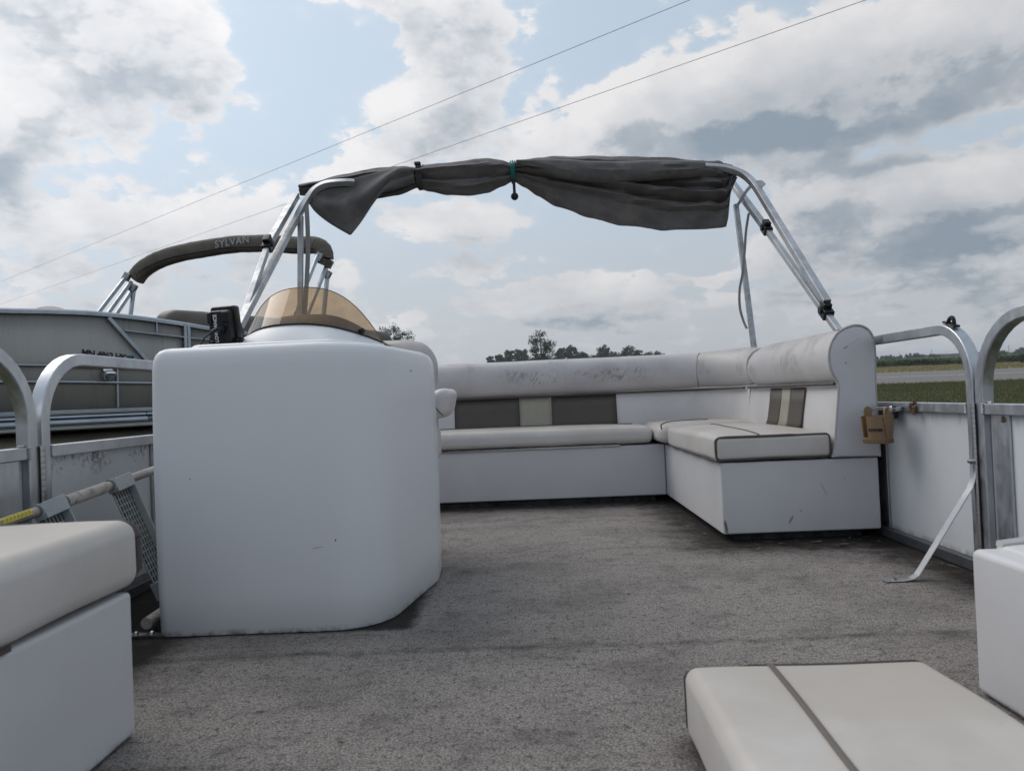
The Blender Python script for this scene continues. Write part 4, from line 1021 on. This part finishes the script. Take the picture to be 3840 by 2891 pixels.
part('grey_tie', join(*[loopring(-.562+.009*k, 4.055, 1.792, .058, .064+.003*(k % 2), .0042, .004*(k-1)) for k in range(4)], soft(-.572, -.538, 4.0, 4.03, 1.850, 1.866, .004, (2, 2, 1))), m_strapd, bt)
tt = part('teal_tie', join(*[loopring(-.040+.009*k, 4.055, 1.797, .056, .058+.003*(k % 2), .0052, .003*(k-1)) for k in range(3)]), m_teal, bt)
part('toggle', join(tube([(-.028, 3.998, 1.742), (-.027, 3.994, 1.66)], .008, 8), ball((-.027, 3.993, 1.645), .021, 12, 8)), m_black, tt)
part('strap', sweep(spl([(1.262, 3.80, 1.585), (1.255, 3.835, 1.612), (1.235, 3.88, 1.618), (1.215, 3.93, 1.600), (1.195, 3.99, 1.560), (1.180, 4.03, 1.535)], 5), sq(.028, .003, .001, 1), (0, .66, .75)), m_strap, bt)
part('strap', sweep(spl([(1.235, 3.98, 1.49), (1.222, 4.00, 1.40), (1.212, 4.01, 1.29), (1.195, 4.01, 1.17), (1.178, 4.02, 1.08), (1.178, 4.03, .99), (1.195, 4.04, .92), (1.21, 4.03, .87)], 6), sq(.017, .002, .0008, 1), (.9, .4, 0)), m_strap, bt)
part('strap', sweep(spl([(-1.155, 3.93, 1.66), (-1.150, 3.92, 1.50), (-1.152, 3.91, 1.35), (-1.162, 3.89, 1.16), (-1.175, 3.87, .98)], 6), sq(.024, .002, .0008, 1), (1, .2, 0)), m_strap, bt)

# ---- near seats
lf_ = thing('bow_bench', 'white bench with thick cushion in the left foreground', 'bench', (-.95, .7, 0))
part('base', box(-1.18, -.692, -.30, 1.247, .004, .246), m_base, lf_, bevel=.008, seg=3)
bcu = part('seat_cushion', soft(-1.17, -.683, -.28, 1.268, .252, .366, .028, (8, 22, 2), .014, .007, 4., 12.), m_seat, lf_)
part('piping', tube(wrap(bcu, seam(-1.17, -.683, .252, .366, .028, 1.268, 1), .0035), .0075, 6), m_pipe, lf_)
part('top_piping', tube(drape(bcu, spl([(-.945, 1.25, 0), (-.93, 1.1, 0), (-.92, .9, 0), (-.92, .5, 0), (-.92, .0, 0)], 8), .001), .0055, 6), m_pipe, lf_)
part('hinge_strip', box(-.6925, -.689, .2, .95, .246, .253), m_pipe, lf_)
rf_ = thing('bow_seat_box', 'open white seat box without its cushion at the right edge', 'seat', (1.0, .7, 0))
part('base', soft(.762, 1.225, -.30, 1.306, .003, .252, .012, (6, 16, 4), 0, .0025, 6.), m_base, rf_)
part('lid', soft(.80, 1.215, -.25, 1.297, .244, .262, .008, (6, 16, 1), .004, .004, 7., 3.), M('lid_vinyl', (.66, .645, .65), .5, scale=4, bump=.3, bscale=120, bdist=.003), rf_)
part('fold', tube(spl([(.80, 1.285, .262), (.90, 1.300, .267), (1.0, 1.298, .272), (1.12, 1.30, .270), (1.2, 1.28, .266)], 6), .008, 6), m_vinyl, rf_)
cu_ = thing('loose_cushion', 'loose cream seat cushion lying on the carpet at lower right', 'cushion', (.43, .8, 0))
pad = part('pad', soft(.224, .606, .30, 1.172, .004, .117, .022, (9, 16, 2), .006, .004, 4., 21.), m_seat, cu_)
part('end_piping', tube(wrap(pad, seam(.224, .606, .004, .117, .022, 1.172, 1), .0018), .0044, 6), m_pipe, cu_)
part('top_piping', tube(drape(pad, spl([(.359, 1.166, 0), (.354, 1.05, 0), (.347, .92, 0), (.342, .8, 0), (.334, .5, 0), (.332, .32, 0)], 8), .001), .0045, 6), M('taupe_piping', (.13, .11, .095), .5), cu_)

# ---- boarding ladder leaning on the fence
ld = thing('boarding_ladder', 'folding aluminium ladder with grey grid steps leaning behind the left bench', 'ladder', (-1.08, 1.9, 0))
def lt(y): return Vector((-1.11, y, .328+(y-1.495)*.080))
part('rail', tube([lt(1.05), lt(1.735)], .0128, 14), m_tubed, ld)
part('rail', tube([lt(1.70), lt(2.75)], .0122, 14), m_tubed, ld)
part('grip', tube([lt(1.722), lt(1.890)], .0150, 14), m_foam, ld)
part('rail', tube([(-.965, 1.80, .030), (-1.0, 2.45, .042)], .0145, 14), m_foam, ld, label='lower stained ladder rail lying on the carpet')
part('rail', tube([(-.925, 1.86, .018), (-.94, 2.30, .028)], .0125, 12), m_tubed, ld)
part('end_cap', tube([(-.923, 1.80, .0175), (-.9255, 1.865, .0175)], .0155, 14), m_blackm, ld)
lab = []
for i in range(13):
    y = 1.50+.095*i/12; p = lt(y); lab.append([p+Vector((math.cos(R(a))*.0134, 0, math.sin(R(a))*.0134)) for a in (12, 28, 44, 60, 76)])
lbo = part('warning_label', loft(lab, False, False), m_yel, ld)
tk = []
for i in range(24):
    y = 1.503+.089*i/23; p = lt(y); a0, a1 = (26, 64) if i % 3 == 0 else (40, 64) if i % 3 == 1 else (22, 38)
    tk.append(loft([[p+Vector((math.cos(R(a))*.0137, dy, math.sin(R(a))*.0137)) for a in (a0, (a0+a1)/2, a1)] for dy in (-.0009, .0009)], False, False))
part('label_print', join(*tk), m_ink, lbo)
def step(y0, wid=.086):
    """one plastic tread: end cap on the rail, side walls, open grid"""
    A0 = lt(y0); A1 = Vector((-1.0, y0+.036, .048)); ax = (A1-A0); ln = ax.length; ax.normalize()
    wv = Vector((0, 1, .05)); wv = (wv-ax*wv.dot(ax)).normalized(); nv = ax.cross(wv)     # outward normal
    if nv.x < 0: nv = -nv
    mt = Matrix(((wv.x, ax.x, nv.x, A0.x), (wv.y, ax.y, nv.y, A0.y), (wv.z, ax.z, nv.z, A0.z), (0, 0, 0, 1)))
    s_ = part('step', xf(join(box(0, wid, -.0150, .022, -.0150, .0150), box(0, .004, .026, ln-.05, -.0085, -.004), box(wid-.005, wid, .022, ln-.05, -.016, .013), box(0, wid, ln-.05, ln, -.018, .014)), mt), m_gplast, ld, bevel=.0015)
    g = []; n = 6; m_ = int((ln-.076)/.0162); iw = wid-.009
    for i in range(1, n): 
        xx = .004+iw*i/n; g.append(box(xx-.0011, xx+.0011, .022, ln-.05, -.0082, -.0045))
    for j in range(1, m_):
        yy = .026+(ln-.076)*j/m_; g.append(box(.004, wid-.005, yy-.0011, yy+.0011, -.0082, -.005))
    part('grid', xf(join(*g), mt), m_gplast, s_)
    part('backing', xf(box(.002, wid-.003, .020, ln-.048, -.0095, -.0086), mt), m_backshade, s_)  # plate behind the grid, coloured dark for the shade in its holes
    part('collar', xf(tube([Vector((.0, 0, 0)), Vector((-.005, 0, 0))], .0168, 16), mt), m_gplast, s_)
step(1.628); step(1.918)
part('backing_strap', box(-1.17, -1.16, 1.5, 2.4, .05, .075), m_alud, ld)
part('foot_plate', join(box(-1.02, -.905, 1.775, 1.80, .002, .008), ball((-.945, 1.785, .009), .008, 8, 4), ball((-.985, 1.787, .009), .007, 8, 4)), m_steel, ld)

# ---- cup holder hanging from the right rail
ch = thing('cup_holder', 'tan plastic cup holder hung on the rail beside the seat end', 'cup holder', (1.165, 2.48, .35))
CX, CY, Z0, Z1 = 1.163, 2.48, .346, .437
def cup():
    """tapered wall with a handle slot facing us on the left"""
    n = 44; V, F = [], []
    def wallpt(a, zz, r): return (CX+r*math.cos(a), CY+r*math.sin(a), zz)
    zs = [Z0, Z0+.012, Z0+.02, Z0+.04, Z0+.065, Z1-.004, Z1]
    slot = R(190)
    gs = []
    for r0, r1 in ((.044, .050), (.0405, .0465)):
        pass
    rings = []
    for zz in zs:
        t = (zz-Z0)/(Z1-Z0); rings.append((zz, .0440+.0065*t, .0400+.0065*t))
    out, inn = [], []
    for zz, ro, ri in rings:
        out.append([wallpt(2*math.pi*i/n, zz, ro) for i in range(n)]); inn.append([wallpt(2*math.pi*i/n, zz, ri) for i in range(n)])
    V = [p for r in out for p in r]+[p for r in inn for p in r]; K = len(zs)*n
    def cut(i, k):
        a = 2*math.pi*(i+.5)/n; da = abs((a-slot+math.pi) % (2*math.pi)-math.pi)
        return da < R(15) and k >= 2
    for k in range(len(zs)-1):
        for i in range(n):
            if cut(i, k): continue
            j = (i+1) % n; a, b, c, d = k*n+i, k*n+j, (k+1)*n+j, (k+1)*n+i
            F.append((a, b, c, d)); F.append((K+a, K+d, K+c, K+b))
            if k == len(zs)-2: F.append((d, c, K+c, K+d))
            if cut((i+1) % n, k): F.append((b, K+b, K+c, c))
            if cut((i-1) % n, k): F.append((a, d, K+d, K+a))
            if k == 2 or k == 1: pass
    F.append(tuple(range(n-1, -1, -1))); F.append(tuple(K+n+i for i in range(n)))
    for i in range(n):
        if cut(i, 2): j = (i+1) % n; F.append((2*n+i, 2*n+j, K+2*n+j, K+2*n+i))
    return V, F
cp = part('cup', cup(), m_tanp, ch, ang=40)
rb_ = []
for i in range(40):
    a = 2*math.pi*i/40
    m4 = Matrix.Translation((CX, CY, 0)) @ Matrix.Rotation(a, 4, 'Z')
    rb_.append(xf(box(.0435, .0468, -.0016, .0016, Z0+.0005, Z0+.014), m4))
part('rib', join(*rb_), m_tanp, cp)
def ear(a, h):
    m4 = Matrix.Translation((CX, CY, 0)) @ Matrix.Rotation(a, 4, 'Z')
    pr_ = [(-.004, Z0+.022), (.004, Z0+.022), (.015, Z1+.012), (.0135, Z1+.022), (.008, Z1+.029), (0, Z1+.031), (-.008, Z1+.029), (-.0135, Z1+.022), (-.015, Z1+.012)]
    rs = [[tuple(m4 @ Vector((.0445+.0065*(zz-Z0)/(Z1-Z0)+dx, yy, zz))) for yy, zz in pr_] for dx in (0., .0045)]
    return loft(rs)
AE1, AE2 = R(281), R(96)
part('ear', ear(AE1, 0), m_tanp, cp); part('ear', ear(AE2, 0), m_tanp, cp)
def onring(a, r, zz): return (CX+r*math.cos(a), CY+r*math.sin(a), zz)
ze = Z1+.020
bp = spl([onring(AE1, .056, ze), onring(R(298), .060, ze), onring(R(322), .067, ze+.001), onring(R(345), .075, ze+.002), onring(R(8), .079, ze+.003), onring(R(32), .072, ze+.002), onring(R(60), .062, ze+.001), onring(R(80), .057, ze), onring(AE2, .056, ze)], 5)
part('bail', sweep(bp, sq(.012, .0025, .001, 1), (0, 0, 1)), m_chrome, ch)
for a in (AE1, AE2): part('rivet', xf(disc_x((.0575, 0, ze), .0045, .006, 10), Matrix.Translation((CX, CY, 0)) @ Matrix.Rotation(a, 4, 'Z')), m_steel, ch)
part('hook', box(XR-.016, XR-.001, 2.50, 2.60, .425, .466), m_black, ch, bevel=.002)
tm = Matrix.Translation((CX, CY, 0)) @ Matrix.Rotation(R(241), 4, 'Z') @ frame((.0496, 0, .392), (0, 1, 0), (.06, 0, 1))
part('lettering', join(text_geo('BAR-', .0135, tm @ Matrix.Translation((-.010, 0, 0)), .0004, bold=.0005), xf(loft([[(.010+.0085*math.cos(a)*(1.15 if math.cos(a) > 0 else 1), .0048*math.sin(a), zz) for a in [2*math.pi*i/14 for i in range(14)]] for zz in (-.0004, .0004)]), tm), xf(loft([[(.001, .004, zz), (.004, 0, zz), (.001, -.004, zz)] for zz in (-.0004, .0004)]), tm)), m_ink, cp)

# ================================================================== neighbouring pontoon boat
P1 = Vector((-2.86, 5.9, 0)); U = Vector((.4886, .8725, 0)); LV = Vector((-.8725, .4886, 0))
nb = thing('pontoon_boat', 'beige panelled pontoon boat with a rolled tan top, parked alongside on the left', 'boat', tuple(P1))
NM = Matrix(((U.x, LV.x, 0, P1.x), (U.y, LV.y, 0, P1.y), (0, 0, 1, 0), (0, 0, 0, 1)))   # local: x aft, y to the far side, z up
def nx_(g): return xf(g, NM)
TOP = [(-2.6, 1.16), (-2.2, 1.22), (-1.7, 1.255), (-1.27, 1.268), (-.97, 1.286), (-.63, 1.297), (-.25, 1.286), (.13, 1.262), (.34, 1.244), (.9, 1.215), (1.8, 1.19), (3.4, 1.18)]
tp = spl([(a, 0, b) for a, b in TOP], 4)
def topz(x):
    for i in range(len(tp)-1):
        if tp[i].x <= x <= tp[i+1].x: return tp[i].z+(tp[i+1].z-tp[i].z)*(x-tp[i].x)/(tp[i+1].x-tp[i].x)
    return tp[-1].z
part('top_rail', nx_(sweep(tp, [(-.02, -.017), (.02, -.017), (.02, .006), (.008, .017), (-.008, .017), (-.02, .006)], (0, 1, 0))), m_nrail, nb)
def panel(x0, x1, z0f, z1f, y=.012, n=12): return loft([[(x0+(x1-x0)*i/n, y, z0f(x0+(x1-x0)*i/n)), (x0+(x1-x0)*i/n, y, z1f(x0+(x1-x0)*i/n))] for i in range(n+1)], False, False)
low = lambda x: .59
def dg(x): return 1.27-(x+.54)*.99
part('panel', nx_(panel(-2.6, .10, low, lambda x: topz(x)-.012, n=30)), m_nbeige, nb, solid=.004)
part('panel', nx_(panel(.14, 3.4, low, lambda x: topz(x)-.012, .014)), m_nbeige, nb, solid=.004)
part('brace', nx_(sweep([(-.545, -.004, 1.275), (-.215, -.004, .925)], sq(.028, .03, .004), (0, 1, 0))), m_nrail, nb)
for zz, r in ((.903, .011), (.789, .011)): part('rail', nx_(tube([(-2.6, -.008, zz+.01), (-.9, -.008, zz+.003), (.08, -.008, zz-.014), (3.4, -.008, zz-.05)], r, 10)), m_nrail, nb)
part('rail', nx_(tube([(-.43, -.006, 1.183), (.09, -.006, 1.156), (1.2, -.006, 1.11), (3.4, -.006, 1.08)], .010, 10)), m_nrail, nb)
part('upright', nx_(tube([(-.15, -.004, 1.27), (-.15, -.004, 1.175)], .008, 8)), m_nrail, nb)
part('upright', nx_(tube([(-.485, -.004, .895), (-.49, -.004, .60)], .009, 8)), m_nrail, nb)
part('upright', nx_(join(box(.085, .112, -.018, .012, .59, 1.255), box(.118, .145, -.018, .012, .59, 1.253))), m_nrail, nb, bevel=.003)
part('upright', nx_(box(1.6, 1.63, -.018, .012, .59, 1.19)), m_nrail, nb)
# deck edge mouldings
def extr(prof, x0, x1): return loft([[(x0, y, zz) for y, zz in prof], [(x1, y, zz) for y, zz in prof]])
part('rail_base', nx_(extr([(-.012, .563), (-.026, .567), (-.026, .578), (-.018, .580), (-.018, .592), (.02, .592), (.02, .563)], -2.6, 3.4)), m_nrail, nb)
part('deck_edge', nx_(join(extr([(-.02, .556), (-.036, .550), (-.040, .538), (-.030, .530), (.0, .530), (.0, .556)], -2.6, -.285), extr([(-.02, .556), (-.038, .549), (-.042, .538), (-.030, .530), (.0, .530), (.0, .556)], -.28, 3.4))), m_nrail, nb, ang=50)
part('bumper', nx_(join(extr([(-.03, .528), (-.052, .520), (-.060, .505), (-.056, .490), (-.036, .481), (0, .481), (0, .528)], -2.6, -.285), extr([(-.03, .528), (-.056, .515), (-.056, .50), (-.046, .484), (0, .481), (0, .528)], -.28, 3.4))), m_nrail, nb, ang=50)
part('lower_lip', nx_(extr([(-.02, .478), (-.034, .474), (-.034, .458), (-.02, .454), (0, .454), (0, .478)], -2.6, 3.4)), m_nrail, nb)
part('deck', nx_(box(-2.6, 3.4, .03, 2.45, .50, .56)), m_dark, nb)
part('pontoon', nx_(tube([(-3.0, .24, .22), (-2.4, .24, .13), (3.6, .24, .12)], [.05, .29, .29], 24)), M('pontoon_metal', (.42, .39, .32), .5, .3, col2=(.30, .275, .22), scale=3), nb)
part('pontoon', nx_(tube([(-3.0, 2.0, .22), (-2.4, 2.0, .13), (3.6, 2.0, .12)], [.05, .29, .29], 24)), m_alud, nb)
part('far_wall', nx_(panel(-2.6, 3.4, low, lambda x: topz(x)-.02, 2.42)), m_nbeige, nb, solid=.01)
part('far_rail', nx_(tube([(p.x, 2.42, p.z-.01) for p in tp], .018, 6)), m_nrail, nb)
part('seat_back', nx_(soft(.22, 1.75, .34, .62, .8, 1.438, .09, (10, 3, 4), .014, .004)), m_nseat, nb)
part('seat_back', nx_(soft(1.9, 3.2, .34, .62, .8, 1.40, .09, (10, 3, 4), .014, .004)), m_nseat, nb)
rg = text_geo('MN 4862 HK', .064, NM @ frame((-.572, .0075, .990), (1, 0, -.09), (0, 0, 1)), .0006, spacing=.95, bold=.0022)
part('registration', rg, m_plum, nb)
stk = part('sticker', nx_(panel(-.405, -.340, lambda x: .935, lambda x: .995, .0085, 2)), m_blue, nb, solid=.001)
part('sticker_print', text_geo('25', .05, NM @ frame((-.372, .0072, .968), (1, 0, -.09), (0, 0, 1)), .0004, bold=.001), m_ink, stk)
part('docking_light', nx_(join(ball((-.565, -.040, .850), .044, 16, 8, (1.15, 1., .62)), xf(loft([[(.036*math.cos(a)*s_, .036*math.sin(a)*s_*.8, zz) for a in [2*math.pi*i/14 for i in range(14)]] for zz, s_ in ((0, 1.15), (-.025, .9), (-.05, .3))]), Matrix.Translation((-.578, -.03, .85))), box(-.60, -.53, -.02, .008, .872, .886))), m_chrome, nb)
# tinted screen and mast seen over the rail
part('screen', nx_(loft([[(-.0+.42*math.sin(a)*k, 2.0-.22*math.cos(a), 1.10+(.482)*t*max(.02, math.cos(a*.8))) for a in [R(-80+160*i/16) for i in range(17)]] for t, k in ((0, 1.), (.5, .95), (.92, .85), (1., .8))], False, False)), m_rose, nb, ang=80)
part('mast', nx_(tube([(-1.20, .9, .6), (-1.23, .9, 1.56)], .02, 10)), m_green, nb)
# its folded top
nN = Vector((-2.0817, 7.6991, 0)); nF = Vector((-4.4549, 8.1685, 0)); DV = (nF-nN).normalized(); NNV = Vector((DV.y, -DV.x, 0))
if NNV.dot(-nN) < 0: NNV = -NNV
def BPt(a, zz, out=0.): return nN+DV*a+NNV*out+Vector((0, 0, zz))
cl = spl([BPt(.045, 2.04), BPt(.01, 2.12), BPt(.035, 2.205), BPt(.12, 2.250), BPt(.34, 2.268), BPt(.67, 2.314), BPt(1.06, 2.340), BPt(1.43, 2.326), BPt(1.80, 2.292), BPt(2.05, 2.235), BPt(2.22, 2.158), BPt(2.32, 2.065)], 8)
def boot():
    rings = []
    for i, p in enumerate(cl):
        a = cl[max(i-1, 0)]; b = cl[min(i+1, len(cl)-1)]; t = (b-a).normalized(); s_ = NNV; nn = t.cross(s_)
        if nn.z < 0 and abs(nn.z) > .3: nn = -nn
        r = []
        for j in range(24):
            an = 2*math.pi*j/24; ca, sa = math.cos(an), math.sin(an)
            w_ = 1+.07*mnoise.noise((i*.9, an*.6, 1.))+.05*math.sin(i*1.7+2*sa)*max(0, ca)
            sx_ = .085*math.copysign(abs(ca)**.7, ca)*w_; sz_ = .090*math.copysign(abs(sa)**.75, sa)*(1.+.06*mnoise.noise((i*.5, 3, an)))
            r.append(p+s_*sx_+nn*sz_)
        rings.append(r)
    return loft(rings)
bo = part('rolled_top', boot(), m_fabn, nb)
part('zip', tube([p+NNV*.079-Vector((0, 0, .052)) for p in cl[20:-6]], .006, 5), m_dark, bo)
part('lettering', text_geo('SYLVAN', .108, frame(BPt(1.03, 2.342, .104), -DV+Vector((0, 0, .06)), (0, 0, 1)), .0008, spacing=1.1, bold=.0015), M('boot_print', (.42, .43, .45), .7), bo)
def NP(t, l, zz): return NM @ Vector((t, l, zz))
for segs, rr in (((((.48, 2.4, 1.24), (1.13, 2.4, 2.09)), ((.60, 2.4, 1.24), (1.17, 2.4, 2.02)), ((.72, 2.42, 1.24), (1.20, 2.42, 1.94)), ((1.08, 2.4, 1.24), (1.20, 2.4, 1.94))), .02),
                 ((((1.34, .2, 1.20), (1.84, .2, 2.12)), ((1.50, .2, 1.20), (2.00, .2, 2.08)), ((1.84, .2, 1.2), (1.97, .2, 1.92))), .019)):
    for a, b in segs: part('top_leg', sweep([NP(*a), NP(*b)], sq(.036, .036, .004), tuple(LV)), m_nrail, nb)
for c in ((1.12, 2.4, 2.07), (1.19, 2.4, 1.95), (1.86, .2, 2.10), (1.97, .2, 1.93), (2.0, .2, 2.05)):
    p = NP(*c); part('clamp', xf(soft(-.035, .035, -.03, .03, -.045, .045, .008, (2, 2, 2)), Matrix.Translation(p) @ Matrix.Rotation(R(30), 4, 'Y')), m_alud, nb)
# trailer under it
trl = thing('boat_trailer', 'dark trailer frame under the beige pontoon boat', 'trailer', tuple(P1+Vector((0, 0, -1.1))))
part('frame', nx_(join(box(-2.4, 3.3, .36, .48, -.30, -.17), box(-2.4, 3.3, 1.94, 2.06, -.30, -.17), box(-.6, -.5, .1, 2.4, -.42, -.30), box(1.6, 1.7, .1, 2.4, -.42, -.30))), m_dark, trl)
for x, y in ((.2, .05), (1.1, .05), (.2, 2.35), (1.1, 2.35)):
    part('wheel', nx_(tube([(x, y-.09, -.86), (x, y-.06, -.86), (x, y+.06, -.86), (x, y+.09, -.86)], [.24, .29, .29, .24], 20)), m_blackm, trl)
part('axle', nx_(join(box(.17, .23, .1, 2.3, -.88, -.84), box(1.07, 1.13, .1, 2.3, -.88, -.84), box(.1, 1.2, .36, .46, -.84, -.42), box(.1, 1.2, 1.94, 2.04, -.84, -.42))), m_dark, trl)

# ---- leaf bits on the carpet
m_bit = M('dead_leaf', (.075, .048, .03), .9, col2=(.20, .165, .11), scale=30, lo=.45, hi=.6)
random.seed(5); g = []
for (x, y, s_) in ((1.13, 1.88, .016), (-.33, 1.20, .006), (.25, 2.0, .005), (.98, 2.58, .02), (.86, 2.57, .014), (1.05, 2.52, .018), (.92, 2.50, .012), (1.1, 2.35, .01), (.45, 2.2, .005), (.74, 2.56, .012)):
    a = random.random()*6; q = []
    for k in range(6): q.append((x+s_*math.cos(a+k*1.05)*(1 if k % 3 else 1.6), y+s_*math.sin(a+k*1.05)*.6, .004+.003*random.random()))
    g.append((q, [tuple(range(6))]))
for k in range(70):
    x, y = random.choice(((random.uniform(.70, 1.20), 2.64-abs(random.gauss(0, .07))), (random.uniform(-.3, .66), 3.68-abs(random.gauss(0, .06))), (1.22-abs(random.gauss(0, .05)), random.uniform(2.0, 2.6)), (.66-abs(random.gauss(0, .05)), random.uniform(2.7, 3.6))))
    a = random.random()*6.28; l = random.uniform(.006, .022); t_ = random.uniform(.0008, .003); dx, dy = math.cos(a), math.sin(a); zz = random.uniform(.002, .007)
    g.append(([(x-dx*l-dy*t_, y-dy*l+dx*t_, zz), (x-dx*l+dy*t_, y-dy*l-dx*t_, zz), (x+dx*l+dy*t_, y+dy*l-dx*t_, zz+.003), (x+dx*l-dy*t_, y+dy*l+dx*t_, zz+.003)], [(0, 1, 2, 3)]))
single('leaf_litter', join(*g), m_bit, kind='stuff')

# ================================================================== set the boats on their trailers
for o in BOATS: o.matrix_world = BOAT @ o.matrix_basis

# ---- summer haze over the fields
hm = bpy.data.materials.new('haze'); hm.use_nodes = True; hn = hm.node_tree; hn.nodes.clear()
pv = hn.nodes.new('ShaderNodeVolumePrincipled'); pv.inputs['Color'].default_value = (.86, .91, 1., 1); pv.inputs['Density'].default_value = .00034; pv.inputs['Anisotropy'].default_value = .3
ho = hn.nodes.new('ShaderNodeOutputMaterial'); hn.links.new(pv.outputs[0], ho.inputs['Volume'])
single('haze', box(-4100, 4100, -1600, 5100, GZ-1., 16.), hm, kind='stuff', boat=False, flat=True)
